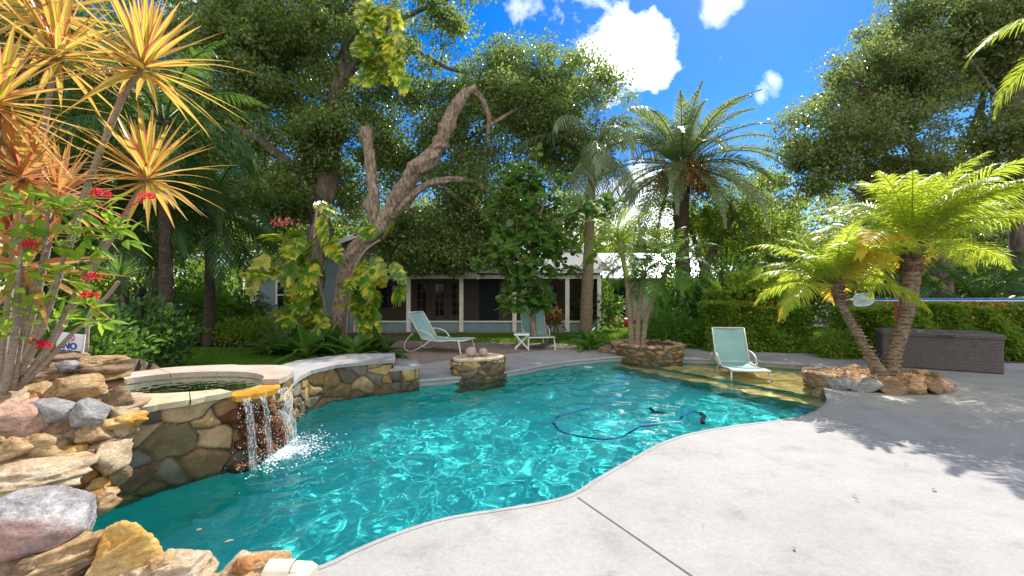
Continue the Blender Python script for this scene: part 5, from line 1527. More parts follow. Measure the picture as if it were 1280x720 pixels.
for k, (x, y, r, h, lb) in enumerate(((9.8, 18.5, 2.0, 1.5, 'big dim shrub behind the dark palms, next to the outbuilding'), (13.4, 18.8, 2.2, 1.6, 'big dim shrub under the spreading oak'), (17.2, 18.2, 2.2, 1.7, 'big dim shrub between the two right oaks'), (21.5, 18.5, 2.4, 1.8, 'big dim shrub at the right end beyond the hedge'),
                                      (-11.8, 17.5, 1.7, 1.4, 'big shrub beyond the left bed, beside the cottage'), (-15.2, 16.5, 2.2, 1.7, 'big shrub behind the left palms'), (-13.2, 13.2, 1.2, 1.0, 'shrub at the far left end of the lawn bed'))):
    shrub('leafy_shrub', lb, 'shrub', A(x, y, h * .8), (r, 1.0, h), 2600, .24, .11, (L_green, L_bright)[k % 2], None, S5)


def hedge(name, label, p0, p1, depth, h, n, seed):
    p0, p1 = np.array(p0, float), np.array(p1, float)
    ax_ = p1 - p0; L_ = np.linalg.norm(ax_); ax_ /= L_; ay_ = A(-ax_[1], ax_[0])
    T = thing(name, label, 'hedge', (*(p0 + ax_ * L_ / 2 + ay_ * depth / 2), 0))
    mb = MB()
    for k in range(int(L_ * 5)):   # woody stems inside
        b = p0 + ax_ * rng.uniform(.1, L_ - .1) + ay_ * rng.uniform(.2, depth - .2)
        mb.tube([A(*b, -.02), A(*(b + rng.normal(0, .08, 2)), h * .5), A(*(b + rng.normal(0, .15, 2)), h * .92)], [.022, .015, .006], 5)
    mb.build('stems', B_oak, T)
    u = rng.random((n, 3))
    face = rng.random(n)
    # mostly near front, top and ends, some inside
    v_ = np.where(face < .45, u[:, 1] ** 2.2 * .35, u[:, 1]); w_ = np.where((face >= .45) & (face < .75), 1 - u[:, 2] ** 2.2 * .3, u[:, 2])
    uu = np.where(face > .93, np.where(u[:, 0] < .5, u[:, 0] * .06, 1 - (1 - u[:, 0]) * .06), u[:, 0])
    lump = .07 * np.sin(uu * L_ * 3.1 + seed) * np.cos(w_ * 5 + seed) + .05 * np.sin(uu * L_ * 7.3 + w_ * 6)
    pos = np.c_[p0 + np.outer(uu * L_, ax_) + np.outer(v_ * depth - lump * (v_ < .4), ay_), np.maximum(.03, w_ * (h + .07 * np.sin(uu * L_ * 2.2 + seed)))]
    outw = np.c_[np.outer(-(1 - v_) * 1.0, ay_), w_ * .9]
    d = nrm(outw + rand_dir(n) * .9)
    mb = MB(); blades(mb, pos, d, nrm(outw + rand_dir(n) * .7 + A(0, 0, .5)), .095 * rng.uniform(.6, 1.3, n), .055 * rng.uniform(.7, 1.2, n), .15, [.1, .85, 1, .06], .25)
    mb.build('leaves', L_hedge, T)
    k = int(L_ * 130)
    b = p0 + np.outer(rng.random(k) * L_, ax_) + np.outer(rng.random(k) * depth * .8 - .03, ay_)
    pos = np.c_[b, h + rng.uniform(-.09, .10, k)]
    sel = rng.random(k) < .10; pos[sel, 2] -= rng.random(sel.sum()) * .5; pos[sel, :2] = (p0 + np.outer(rng.random(sel.sum()) * L_, ax_) - ay_ * .06)
    mb = MB(); blades(mb, pos, nrm(rand_dir(k, 0) + A(0, -.2, .6)), rand_dir(k), .085, .045, .1, [.1, .85, 1, .06], .25); mb.build('new_leaves', L_tip, T)
    return T


hedge('clipped_hedge', 'square clipped hedge block with orange tips behind the sun shelf', (4.95, 11.55), (7.35, 11.15), 1.0, 1.14, 15000, 1)
hedge('clipped_hedge', 'long clipped hedge with orange and yellow tips behind the storage box', (7.75, 10.35), (15.5, 9.85), .9, 1.17, 38000, 4)

# ------------------------------------------------------------------ palms
def palm(name, label, trunk, radii, tmat, fr, lmat, group=None, boots=None, seg=12, cat='palm tree', jit=.14, extra=None, yellow=None, stubs=0):
    """fr: dict of frond settings"""
    base = np.array(trunk[0], float); T = thing(name, label, cat, base, group)
    sp = catmull(trunk, 8); n = len(sp)
    rr = np.interp(np.linspace(0, 1, n), np.linspace(0, 1, len(radii)), radii)
    rr = rr * (1 + .05 * np.sin(np.arange(n) * 2.4))
    mb = MB(); mb.tube(sp, rr, seg, True, 0, jit); mb.build('trunk', tmat, T, True)
    top = sp[-1]; tdir = nrm(sp[-1] - sp[-4])
    if boots:
        h, nb, ln, bm, r0 = boots
        k = np.arange(nb); f = rng.random(nb); an = k * 2.4
        i = np.clip(((1 - f * h) * (n - 1)).astype(int), 0, n - 1)
        rad_ = rr[i]
        o = np.stack([np.cos(an), np.sin(an), np.zeros(nb)], 1)
        mb = MB(); blades(mb, sp[i] + o * rad_[:, None] * .8, nrm(o * .75 + A(0, 0, .75)), o, ln * rng.uniform(.6, 1.3, nb), ln * .55, .25, [1, .9, .6, .25], -.3)
        mb.build('frond_boots', bm, T)
    if stubs:
        k = np.arange(stubs); f = rng.random(stubs); an = k * 2.39996; i = np.clip((f * (n - 1)).astype(int), 0, n - 1)
        o = np.stack([np.cos(an), np.sin(an), np.zeros(stubs)], 1)
        mb = MB(); blades(mb, sp[i] + o * rr[i][:, None] * .88, nrm(o * .9 + A(0, 0, .55)), o, .055 * rng.uniform(.5, 1.5, stubs), .055, .2, [1, .95, .6, .3], -.3); mb.build('leaf_scars', tmat, T)
    N_f = fr['n']
    for k in range(N_f):
        q = (k + .5) / N_f
        az = k * 2.39996 + rng.normal(0, .12)
        el = R(fr['el'][0] + (fr['el'][1] - fr['el'][0]) * q ** fr.get('pow', 1.0)) + rng.normal(0, .07)
        o = A(math.cos(az), math.sin(az), 0)
        if fr.get('open'):   # no leaves hanging over the side that has been trimmed clear
            el = max(el, R(fr['open']) * smooth(-math.sin(az), .25, .75))
        mb = MB()
        yl = yellow is not None and q > 1 - yellow and rng.random() < .75
        frond(mb, top + o * rr[-1] * .4 - tdir * .12 * q, az, el, fr['len'] * rng.uniform(.85, 1.08) * (.75 + .25 * min(1, q * 3)), fr['bend'] * rng.uniform(.8, 1.2), fr['nl'], fr['ll'], fr['lw'], fr.get('droop', .35), fr.get('vee', .35), fr.get('fwd', .6), fr.get('rad', .018), fr.get('start', .12), twist=rng.normal(0, .25))
        mb.build('frond', [L_yellowfr if yl else lmat, lmat if not yl else L_yellowfr], T)
    if extra: extra(T, top)
    return T


PY = dict(n=38, open=52, el=(88, 0), len=1.92, bend=1.28, nl=64, ll=.44, lw=.024, droop=.38, vee=.18, fwd=.5, rad=.016, start=.14, pow=.85)
palm('pygmy_date_palm', 'taller stout lime green palm in the rock edged bed, curving upward', [A(6.28, 7.55, .08), A(6.36, 7.55, .55), A(6.52, 7.56, 1.05), A(6.60, 7.56, 1.5), A(6.62, 7.55, 2.05), A(6.64, 7.54, 2.35)], [.15, .10, .108, .12, .155, .14], B_palm, PY, L_pygmy,
     'pair of palms in the rock edged bed', boots=(.30, 230, .15, B_boot, 0), yellow=.14, stubs=900)
PY2 = dict(PY); PY2.update(n=28, el=(88, 4), len=1.42, ll=.34, nl=52)
palm('pygmy_date_palm', 'shorter slim lime green palm leaning left from the rock edged bed', [A(6.12, 7.50, .08), A(5.86, 7.50, .55), A(5.60, 7.50, 1.0), A(5.42, 7.50, 1.35), A(5.32, 7.50, 1.72)], [.13, .065, .065, .07, .11], B_palm, PY2, L_pygmy,
     'pair of palms in the rock edged bed', boots=(.28, 150, .115, B_boot, 0), yellow=.2, stubs=520)
mb_ = None


def date_fruit(T, top):
    mb = MB(); k = 80
    for j in range(k):
        an = rng.uniform(0, 2 * PI); o = A(math.cos(an), math.sin(an), 0); l = rng.uniform(.65, 1.3)
        p0 = top + o * .12 - A(0, 0, .1); p1 = p0 + o * l * .45 + A(0, 0, .06); p2 = p0 + o * l * .7 - A(0, 0, l * .55)
        mb.tube(catmull([p0, p1, p2], 3), [.02, .018, .016, .014, .012, .01, .008], 4)
        q = rng.normal(size=(22, 3)) * .14 + p2; leaf_cards(mb, q, rand_dir(22) - A(0, 0, .6), rand_dir(22), .15, .06)
    mb.build('fruit_stalks', M_fruit, T)
    mb = MB(); k = 240; an = rng.uniform(0, 6.28, k); o = np.stack([np.cos(an), np.sin(an), 0 * an], 1)
    z = rng.uniform(-1.0, .05, k)
    blades(mb, top + o * .2 + np.c_[0 * an, 0 * an, z], nrm(o * .8 + A(0, 0, .55)), o, .26, .12, .3, [1, .8, .5, .1], -.2); mb.build('frond_boots', B_boot, T)


DT = dict(n=58, el=(86, -30), len=3.9, bend=1.15, nl=84, ll=.56, lw=.034, droop=.22, vee=.42, fwd=.75, rad=.035, start=.10, pow=.9)
c = D(853, 205, 17)
palm('date_palm', 'tall grey green date palm with orange fruit stalks against the sky', [A(c[0] + .1, 17, 0), A(c[0] + .05, 17, 1.8), A(c[0] - .05, 17, 4.0), A(c[0], 17, c[2])], [.34, .27, .26, .34], B_dark, DT, L_date, extra=date_fruit)
QN = dict(n=26, el=(80, -38), len=3.2, bend=1.9, nl=64, ll=.62, lw=.024, droop=.9, vee=.1, fwd=.5, rad=.022, start=.14)
c = D(742, 190, 16)
palm('queen_palm', 'slim tall palm with drooping feathery fronds left of the date palm', [A(c[0] - .3, 15.9, 0), A(c[0] - .2, 15.9, 2.5), A(c[0] - .12, 15.9, 4.8), A(c[0], 16, c[2])], [.24, .19, .16, .12], B_palm, QN, L_date)
# clump on the far planter
CL = dict(n=20, el=(84, -22), len=1.35, bend=1.6, nl=44, ll=.26, lw=.015, droop=.5, vee=.2, fwd=.5, rad=.012, start=.14)
for k, (top, m, lb) in enumerate((((775, 300), L_bright, 'left palm of the clump on the far planter, tallest and straight'), ((806, 338), L_fern, 'middle palm of the clump on the far planter, leaning slightly right'), ((838, 330), L_fern, 'right palm of the clump on the far planter, leaning most'))):
    e = D(top[0], top[1], 10.9); b = A(2.85 + .13 * k, 10.85, .2)
    d_ = dict(CL); d_['len'] = (1.35, 1.15, 1.4)[k]
    palm('clump_palm', lb, [b, b + (e - b) * A(.15, .3, .35), b + (e - b) * A(.55, .6, .7), e], [.085, .06, .055, .06], B_palm, d_, m, 'small palms on the far planter', seg=8)
# dark palms behind the hedge and on the left
DP = dict(n=16, el=(82, -10), len=2.3, bend=1.3, nl=46, ll=.42, lw=.034, droop=.45, vee=.25, fwd=.6, rad=.02, start=.12)
for k, (x, y, h, lb) in enumerate(((8.6, 13.2, 1.0, 'dark feather palm behind the gap between the hedges'), (10.8, 12.6, 1.2, 'dark feather palm behind the timber post'), (13.0, 12.8, 1.1, 'dark feather palm behind the storage box'), (15.4, 13.0, 1.3, 'dark feather palm at the right end of the hedge'), (7.2, 14.6, 1.4, 'dark feather palm behind the square hedge'),
                                   (12.0, 15.0, 2.2, 'taller dark palm under the spreading oak'), (9.7, 15.4, 2.0, 'taller dark palm left of the oak trunk'), (17.5, 14.5, 1.6, 'dark palm under the straight trunked oak'))):
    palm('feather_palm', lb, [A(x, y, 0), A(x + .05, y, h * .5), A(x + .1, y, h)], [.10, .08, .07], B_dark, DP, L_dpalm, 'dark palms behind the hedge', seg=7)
DPL = dict(n=20, el=(80, -30), len=2.8, bend=1.35, nl=56, ll=.50, lw=.032, droop=.5, vee=.15, fwd=.6, rad=.026, start=.12)
for k, (px, py, Y, lb) in enumerate(((205, 150, 9.4, 'large dark palm with hanging fronds between dragon trees and oak'), (150, 262, 10.5, 'lower dark palm behind the dragon trees'), (262, 262, 12.0, 'dark palm with dry tips left of the cottage'), (40, 190, 9.5, 'dark palm at the far left behind the dragon trees'))):
    c = D(px, py, Y)
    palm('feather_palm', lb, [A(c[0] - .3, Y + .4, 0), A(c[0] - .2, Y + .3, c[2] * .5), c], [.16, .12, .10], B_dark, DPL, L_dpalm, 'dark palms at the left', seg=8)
CN = dict(n=16, el=(75, -30), len=2.6, bend=1.3, nl=60, ll=.48, lw=.03, droop=.4, vee=.3, fwd=.6, rad=.022, start=.12)
palm('tall_palm', 'tall palm at the right edge whose yellow green frond hangs into the top corner', [A(12.3, 9.3, 0), A(12.2, 9.2, 3.0), A(12.05, 9.1, 5.5), A(11.95, 9.0, 7.25)], [.20, .16, .14, .13], B_palm, CN, L_pygmy)


# fan palms
def fan_palm(label, c, h, nleaf, r, mat):
    T = thing('fan_palm', label, 'palm tree', c, 'fan palms left of the cottage'); c = np.array(c, float)
    mb = MB(); mb.tube([c, c + A(.02, 0, h)], [.10, .08], 8); mb.build('trunk', B_dark, T, True)
    for k in range(nleaf):
        az = k * 2.4; el = R(rng.uniform(-5, 75)); o = A(math.cos(az) * math.cos(el), math.sin(az) * math.cos(el), math.sin(el))
        s = c + A(0, 0, h); e = s + o * r * rng.uniform(.7, 1.1)
        mb = MB(); mb.tube([s, (s + e) / 2 + A(0, 0, .03), e], [.012, .010, .008], 4, mi=1)
        sd = nrm(np.cross(o, A(0, 0, 1))); up = np.cross(sd, o)
        a = np.linspace(-2.1, 2.1, 24)
        d = np.cos(a)[:, None] * o + np.sin(a)[:, None] * sd + rng.normal(0, .03, (24, 3)) - up * .15
        blades(mb, np.repeat(e[None], 24, 0), d, up, r * .75 * (1 - .25 * np.abs(a) / 2.1), .055, .22, [.2, .9, .7, .05], .3); mb.build('fan_leaf', [mat, mat], T)


fan_palm('taller fan palm with bright leaves left of the cottage', A(-8.6, 13.3, 0), .75, 16, .62, L_fern)
fan_palm('fan palm in the middle of the left bed', A(-9.4, 13.9, 0), .9, 14, .65, L_green)
fan_palm('lowest fan palm, at the right of the left bed', A(-7.9, 13.6, 0), .45, 13, .5, L_fern)

# ------------------------------------------------------------------ sea grape, vine, strap plants
def big_leaf_tree(name, label, limbs, ells, ncl, nlf, ln, mat, bmat, prof=ROUND, wid=.95):
    T = make_tree(name, label, 'tree', limbs, ells, ncl, 0, .1, mat, bmat) if False else None
    base = np.array(limbs[0][0][0], float); T = thing(name, label, 'tree', base)
    mb = MB(); nodes = []
    for pts, rad in limbs:
        sp = catmull(pts, 5); rr = np.interp(np.linspace(0, 1, len(sp)), np.linspace(0, 1, len(rad)), rad); mb.tube(sp, rr, 8, True, 0, .12); nodes += list(sp[4:])
    mb.build('trunk', bmat, T, True)
    w = np.array([e[2] for e in ells], float); cl = np.concatenate([np.array(e[0]) + ball_points(k) * np.array(e[1]) for e, k in zip(ells, rng.multinomial(ncl, w / w.sum()))])
    mb = MB(); nodes = np.array(nodes); lp, ld = [], []
    for c_ in cl[np.argsort([np.min(np.linalg.norm(nodes - q, axis=1)) for q in cl])]:
        a = nodes[np.argmin(np.linalg.norm(nodes - c_, axis=1))]; pts = catmull([a, (a + c_) / 2 + rng.normal(0, .06, 3), c_], 3); mb.tube(pts, np.linspace(.022, .008, len(pts)), 5, False); nodes = np.r_[nodes, pts[3:]]
        q = rand_dir(nlf, -.5); lp.append(c_ + q * .16 * rng.random((nlf, 1))); ld.append(q)
    mb.build('branches', bmat, T, True)
    lp = np.concatenate(lp); ld = np.concatenate(ld); n = len(lp)
    mb = MB(); blades(mb, lp, nrm(ld + A(0, 0, -.1) + rand_dir(n) * .3), nrm(rand_dir(n) * .6 + A(0, -.4, .9)), ln * rng.uniform(.6, 1.2, n), ln * wid * rng.uniform(.7, 1.1, n), .2, prof, .15); mb.build('crown', mat, T)
    return T


G = [(dat([(668, 424, 12.4), (666, 395, 12.4), (674, 370, 12.4), (662, 340, 12.4), (668, 300, 12.5), (680, 250, 12.6)]), [.10, .085, .08, .07, .055, .03]), (dat([(664, 345, 12.4), (640, 310, 12.3), (625, 280, 12.3)]), [.05, .04, .02]), (dat([(668, 300, 12.5), (705, 275, 12.4), (735, 262, 12.4)]), [.04, .03, .02])]
E = [(D(665, 275, 12.4), (1.35, .9, 1.0), 3), (D(640, 330, 12.2), (.95, .7, .75), 1.6), (D(700, 310, 12.4), (1.0, .8, .9), 1.8), (D(740, 262, 12.4), (.6, .5, .35), .6), (D(650, 225, 12.6), (.9, .7, .5), .9), (D(665, 375, 12.1), (.7, .5, .45), .8)]
big_leaf_tree('sea_grape', 'sea grape tree with round leaves in front of the porch', G, E, 210, 12, .20, L_grape, B_cut)

vine = thing('climbing_vine', 'giant variegated yellow and green vine climbing the oak trunks', 'vine', D(400, 440, 11.4))
mb = MB()
for pts in ([(380, 445, 11.8), (372, 400, 11.75), (384, 350, 11.75), (392, 300, 11.8), (396, 260, 11.9)], [(430, 445, 11.5), (436, 390, 11.45), (440, 345, 11.4), (455, 315, 11.35), (475, 300, 11.3)], [(402, 445, 11.7), (408, 400, 11.7), (398, 350, 11.75)]):
    mb.tube(catmull(dat(pts), 5), .028, 6)
mb.build('stems', B_cane, vine, True)


def split_leaves(mb, base, d, up, L_, W_, droop):
    """big split leaves: a midrib strip with broad lobes either side"""
    d = nrm(d); sd = nrm(np.cross(d, up)); nn = nrm(np.cross(sd, d)); n_ = len(base)
    blades(mb, base, d, up, L_, W_ * .20, droop, [.5, 1, 1, .8, .5, .1], .1)
    for q, wl_ in zip(np.linspace(.0, .92, 11), (.6, .85, .97, 1.0, 1.0, .97, .9, .8, .68, .54, .36)):
        c_ = base + d * (L_ * q)[:, None]; c_[:, 2] -= droop * L_ * q * q
        for s_ in (-1, 1):
            dd = nrm(sd * s_ + d * (.25 + .75 * q) + nn * .12 + rng.normal(0, .05, (n_, 3)))
            blades(mb, c_, dd, nn, W_ * .58 * wl_ * rng.uniform(.85, 1.1, n_), L_ * .145, .2 + .2 * rng.random(n_), [.9, 1.0, 1.0, .8, .1], .08)


vl = []
for k in range(44):
    if k % 5 < 3: px, py, Y = rng.normal(380, 13), rng.uniform(280, 415), rng.uniform(11.3, 12.0)
    else: px, py, Y = rng.normal(456, 12), rng.uniform(322, 415), rng.uniform(11.0, 11.6)
    if k % 5 >= 3 and py < 330 and px > 470: py += 30
    vl.append(D(px, py, Y))
for p_ in ((350, 300), (332, 320), (365, 325), (400, 272), (420, 265), (372, 298), (408, 300), (462, 280), (490, 330), (482, 290), (470, 350), (492, 365), (440, 380), (345, 345), (390, 330)):
    vl.append(D(p_[0], p_[1], 10.95))
vl = np.array(vl); n = len(vl)
cx_ = np.where(vl[:, 0] < -4.35, D(385, 340, 11.9)[0], D(452, 340, 11.5)[0])
o = nrm(np.c_[(vl[:, 0] - cx_) * .55, np.full(n, -.45), rng.uniform(-1.0, .25, n)])
mb = MB(); split_leaves(mb, vl, nrm(o + rand_dir(n) * .3), nrm(A(0, -.9, .5) + rand_dir(n) * .35), rng.uniform(.42, .90, n) , rng.uniform(.36, .68, n), rng.uniform(.05, .4, n)); mb.build('leaves', L_pothos, vine)
pt = thing('climbing_vine', 'yellow green vine hanging high in the oak crown against the sky', 'vine', D(460, 60, 12.2))
vl = np.array([D(rng.normal(468, 16), rng.uniform(2, 100), rng.uniform(11.9, 12.4)) for k in range(34)]); n = len(vl)
mb = MB(); split_leaves(mb, vl, nrm(rand_dir(n) * .6 + A(.1, -.4, -.7)), nrm(A(0, -.7, .6) + rand_dir(n) * .4), rng.uniform(.45, .75, n), rng.uniform(.34, .5, n), np.full(n, .2)); mb.build('leaves', L_pothos, pt)
mb = MB(); mb.tube(dat([(450, -5, 12.3), (462, 40, 12.25), (472, 100, 12.2)]), .02, 5); mb.build('stems', B_cane, pt)
# small red flowered bough near the oak
fb = thing('flower_spray', 'coral pink flower spray in front of the dark oak crown', 'flower', D(354, 278, 11.0))
mb = MB(); q = np.array([D(rng.normal(354, 8), rng.normal(278, 2.5), 11.0) for k in range(60)]); leaf_cards(mb, q, rand_dir(60), rand_dir(60), .10, .05); mb.build('petals', leaf_mat('coral_petals', [(.6, .16, .14), (.75, .28, .24)], (.9, .3, .2), .4), fb)
mb = MB(); mb.tube(dat([(354, 278, 11.0), (352, 300, 11.1), (366, 340, 11.4), (378, 400, 11.7)]), [.008, .012, .016, .02], 5); mb.build('stem', B_oak, fb)


def strap_plant(name, label, cat, c, n, ln, wid, mat, el=(10, 80), droop=.6, group=None, prof=STRAP, fold=.35):
    c = np.array(c, float); T = thing(name, label, cat, c, group)
    an = np.arange(n) * 2.39996 + rng.normal(0, .15, n); e = np.radians(rng.uniform(el[0], el[1], n))
    d = np.stack([np.cos(an) * np.cos(e), np.sin(an) * np.cos(e), np.sin(e)], 1)
    mb = MB(); blades(mb, c + d * .05, d, A(0, 0, 1), ln * rng.uniform(.65, 1.15, n), wid * rng.uniform(.8, 1.15, n), droop * rng.uniform(.5, 1.3, n), prof, fold); mb.build('leaves', mat, T)
    mb = MB(); mb.tube([c - A(0, 0, .03), c + A(0, 0, .1)], [.07, .05], 8); mb.build('stem', B_dark, T)
    return T


strap_plant('bromeliad', 'large spiky rosette plant on the lawn edge left of the far planter', 'bromeliad', P(736, 436), 42, 1.05, .13, L_fern, (15, 80), .6)
for k, (px, py, Y, ln, lb) in enumerate(((350, 440, 10.6, 1.1, 'broad dark strap leaved plant leftmost below the vine'), (385, 444, 10.3, 1.2, 'broad dark strap leaved plant below the oak trunk'), (415, 440, 10.8, 1.15, 'broad dark strap leaved plant between the two oak trunks'), (445, 445, 10.2, 1.1, 'strap leaved plant right of the others, over the ledge wall'), (475, 442, 10.7, .95, 'rightmost strap leaved plant beside the lounger'), (365, 436, 11.3, 1.2, 'strap leaved plant at the back, against the vine'))):
    c = P(px, 448 if Y < 10.5 else 444); c = A((px - 640) * Y / F, Y, 0)
    strap_plant('birdnest_plant', lb, 'plant', c, 34, ln, .19, L_green if k % 2 else L_dpalm, (18, 78), .45, 'strap leaved plants under the oaks', [.35, .7, .95, 1, .9, .7, .4, .03], .25)

# ------------------------------------------------------------------ dragon trees and flowering shrub at the left
def rosette(mb, c, axis, n, ln, wid, spread=(8, 118)):
    axis = nrm(np.array(axis, float)); ref = A(0, 1, 0); u = nrm(np.cross(axis, ref)); v = np.cross(axis, u)
    an = np.arange(n) * 2.39996 + rng.normal(0, .12, n)
    q = (np.arange(n) + .5) / n
    th = np.radians(spread[0] + (spread[1] - spread[0]) * q ** .9) + rng.normal(0, .09, n)
    d = np.cos(th)[:, None] * axis + np.sin(th)[:, None] * (np.cos(an)[:, None] * u + np.sin(an)[:, None] * v)
    base = c + d * .02 - axis * (q[:, None] * .09)
    L_ = ln * rng.uniform(.75, 1.1, n) * (.75 + .25 * np.sin(q * PI)); W_ = wid * rng.uniform(.8, 1.15, n); dr = rng.uniform(.02, .30, n) * np.sin(th) * (.5 + q)
    pr = [.55, .9, 1, .95, .8, .55, .28, .03]
    d = nrm(d); sd = nrm(np.cross(d, axis + A(.01, .02, 0))); nn = nrm(np.cross(sd, d))
    pr = np.array(pr); ns = len(pr); t = np.linspace(0, 1, ns)
    pos = base[:, None] + d[:, None] * L_[:, None, None] * t[None, :, None]
    pos[:, :, 2] -= (dr * L_)[:, None] * t[None] ** 2
    cuts = (-1, -.60, -.2, .2, .60, 1)
    off = [pos + sd[:, None] * (W_[:, None, None] * .5 * pr[None, :, None] * c_) + nn[:, None] * (W_[:, None, None] * .5 * pr[None, :, None] * abs(c_) * .3) for c_ in cuts]
    swap = rng.random(n) < .35
    for s_, mi in enumerate((2, 0, 1, 0, 2)):
        V = np.stack([off[s_], off[s_ + 1]], 2)
        i_ = np.arange(ns - 1) * 2; f_ = np.stack([i_, i_ + 1, i_ + 3, i_ + 2], 1)
        mb.add(V.reshape(-1, 3), (f_[None] + (np.arange(n) * ns * 2)[:, None, None]).reshape(-1, 4), mi)


def dragon(label, cane, rad, ros, red=False):
    T = thing('dragon_tree', label, 'dragon tree', cane[0], 'variegated dragon trees at the left')
    sp = catmull(cane, 6); mb = MB(); rr = np.linspace(rad, rad * .62, len(sp)) * (1 + .06 * np.sin(np.arange(len(sp)) * 2.9)); mb.tube(sp, rr, 9, True, 0, .1); mb.build('trunk', B_cane, T, True)
    for (c, axis, n, ln) in ros:
        mb = MB(); rosette(mb, np.array(c), axis, n, ln * 1.1, .05)
        mb.build('leaf_rosette', [L_cordr if red else L_cordy, L_cordg, L_corde], T)


dr = D
dragon('dragon tree with its yellow rosette highest against the oak', dat([(14, 486, 3.75), (45, 420, 3.7), (82, 320, 3.6), (112, 225, 3.5), (150, 130, 3.45), (179, 80, 3.4)]), .030, [(D(180, 76, 3.4), (.15, -.1, 1), 64, .66)])
dragon('dragon tree whose orange yellow rosette stands below the highest one', dat([(22, 488, 3.95), (70, 420, 3.9), (120, 330, 3.8), (160, 262, 3.7), (182, 220, 3.65)]), .028, [(D(184, 216, 3.65), (.05, -.2, 1), 66, .60)])
dragon('dragon tree with yellow rosette cut by the top edge', dat([(6, 486, 4.0), (22, 380, 4.0), (42, 240, 3.95), (60, 130, 3.9), (70, 70, 3.9)]), .032, [(D(72, 64, 3.9), (.1, -.1, 1), 64, .72), (D(62, 10, 4.1), (-.2, 0, 1), 50, .7)])
dragon('dragon tree with yellow rosette cut by the left edge', dat([(-14, 490, 3.5), (-10, 380, 3.45), (-6, 240, 3.4), (-2, 130, 3.3)]), .030, [(D(-2, 122, 3.3), (.12, -.1, 1), 62, .62)])
dragon('dragon tree with pinkish red rosette left of the cane', dat([(0, 488, 3.7), (8, 400, 3.65), (18, 300, 3.55), (28, 222, 3.5)]), .026, [(D(28, 214, 3.5), (.15, -.25, 1), 62, .60)], True)
dragon('dragon tree with red orange rosettes behind the flowering shrub', dat([(10, 488, 4.2), (40, 400, 4.15), (62, 300, 4.1), (70, 250, 4.05)]), .026, [(D(74, 240, 4.05), (.1, -.2, 1), 58, .62), (D(10, 285, 3.9), (-.1, -.3, 1), 50, .58)], True)
dragon('low dragon tree whose pink edged leaves reach over the spa', dat([(4, 492, 3.4), (14, 440, 3.35), (26, 390, 3.3), (30, 332, 3.25)]), .024, [(D(32, 326, 3.25), (.35, -.3, .9), 30, .62)], True)
gd = thing('dracaena_plant', 'small plain green dracaena on a bent pale cane above the dark shrub', 'dracaena', D(108, 440, 5.0))
mb = MB(); mb.tube(catmull(dat([(108, 440, 5.0), (112, 392, 5.0), (132, 372, 5.0), (148, 352, 5.0)]), 4), .02, 7); mb.build('stem', B_cane, gd, True)
mb = MB(); c = D(150, 346, 5.0); n = 46; d = rand_dir(n, -.2) + A(.1, 0, .4); blades(mb, np.repeat(c[None], n, 0), d, A(0, 0, 1), .33, .02, .12, STRAP, .3); mb.build('leaves', L_green, gd)

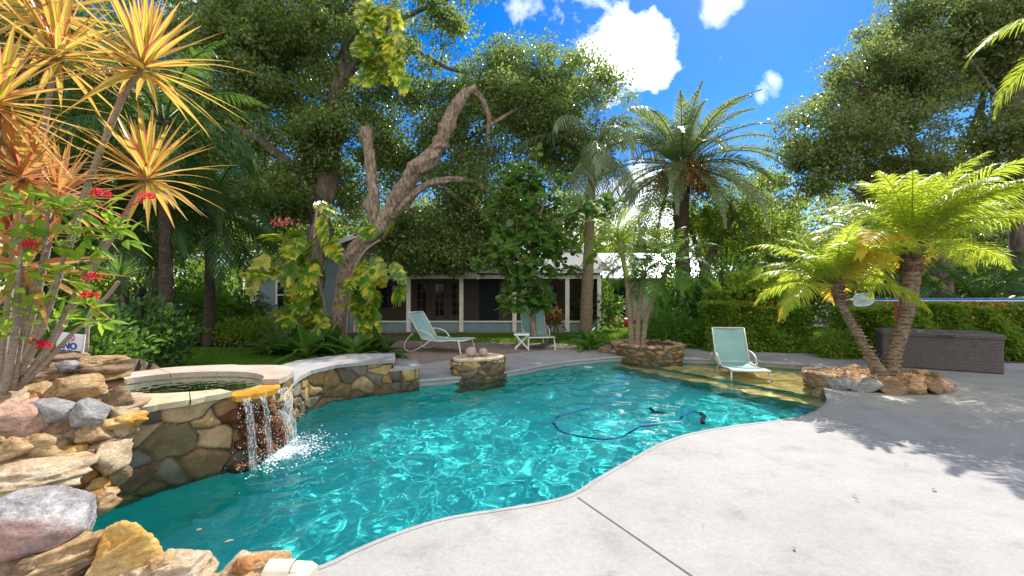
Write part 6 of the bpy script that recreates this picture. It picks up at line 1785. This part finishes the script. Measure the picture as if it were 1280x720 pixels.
fs = thing('flowering_shrub', 'flowering shrub with lime leaves and red blossoms in front of the dragon trees', 'shrub', D(20, 484, 3.5))
stems = [[(12, 484, 3.5), (40, 440, 3.35), (62, 385, 3.2), (80, 320, 3.1), (95, 270, 3.05)], [(20, 486, 3.5), (55, 440, 3.4), (85, 385, 3.3), (112, 330, 3.2), (135, 290, 3.15)], [(8, 484, 3.4), (20, 420, 3.2), (22, 350, 3.0), (35, 280, 2.95)], [(16, 486, 3.45), (30, 400, 3.2), (52, 330, 3.05), (60, 270, 3.0)], [(24, 484, 3.5), (60, 450, 3.45), (96, 412, 3.4), (118, 404, 3.4)]]
mb = MB(); sps = []
for s_ in stems:
    sp = catmull(dat(s_), 6); sps.append(sp); mb.tube(sp, np.linspace(.024, .008, len(sp)), 7, False, 0, .1)
clus = [(40, 258, 2.95), (85, 262, 3.0), (118, 258, 3.05), (138, 285, 3.1), (152, 300, 3.1), (18, 300, 2.95), (60, 300, 3.0), (28, 340, 3.0), (78, 350, 3.1), (108, 385, 3.3), (72, 400, 3.4), (122, 402, 3.4), (28, 390, 3.1), (8, 420, 3.2), (100, 300, 3.05), (50, 385, 3.15), (10, 262, 3.0), (62, 262, 3.0), (5, 360, 3.0), (96, 330, 3.1)]
lp, ld = [], []
allsp = np.concatenate(sps)
for q in clus:
    c = D(*q); a = allsp[np.argmin(np.linalg.norm(allsp - c, axis=1))]
    pts = catmull([a, (a + c) / 2 + A(0, 0, .02), c], 3); mb.tube(pts, np.linspace(.010, .005, len(pts)), 5, False)
    k = 15; dd = rand_dir(k, -.55); lp.append(c + dd * rng.uniform(.01, .09, (k, 1))); ld.append(dd)
mb.build('stems', B_cane, fs, True)
lp = np.concatenate(lp); ld = np.concatenate(ld); n = len(lp)
mb = MB(); blades(mb, lp, nrm(ld + A(0, -.15, .15)), nrm(A(0, -.2, 1) + rand_dir(n) * .55), rng.uniform(.08, .165, n), rng.uniform(.038, .065, n), rng.uniform(.05, .4, n), OVAL, .28); mb.build('leaves', L_jat, fs)
for q in ((126, 243, 3.0), (183, 247, 3.2), (115, 348, 3.1), (112, 370, 3.15), (38, 308, 2.9), (56, 433, 3.3), (44, 428, 3.3)):
    c = D(*q); sz = .8 if q[0] < 100 else 1
    mb = MB(); k = 46; dd = rand_dir(k, -.3); leaf_cards(mb, c + dd * A(.045, .045, .03) * rng.uniform(.2, 1, (k, 1)) * sz, dd, rand_dir(k), .026, .02)
    a = allsp[np.argmin(np.linalg.norm(allsp - c, axis=1))]
    mb.tube(catmull([a, (a + c) / 2 + A(0, 0, .04), c], 3), .004, 4); mb.build('flower_cluster', M_red, fs)
# garden lamp behind the spa
gl_ = D(178, 430, 8.6); gp = thing('garden_lamp', 'thin black garden lamp post behind the spa', 'lamp', (gl_[0], gl_[1], 0))
c = A(gl_[0], gl_[1], 0); mb = MB(); mb.tube([c, c + A(0, 0, 1.45)], .016, 7); mb.build('pole', m_black, gp)
mb = MB(); mb.tube([c + A(0, 0, 1.45), c + A(0, 0, 1.50), c + A(0, 0, 1.58), c + A(0, 0, 1.60)], [.02, .055, .05, .01], 10); mb.build('lamp_head', m_black, gp)
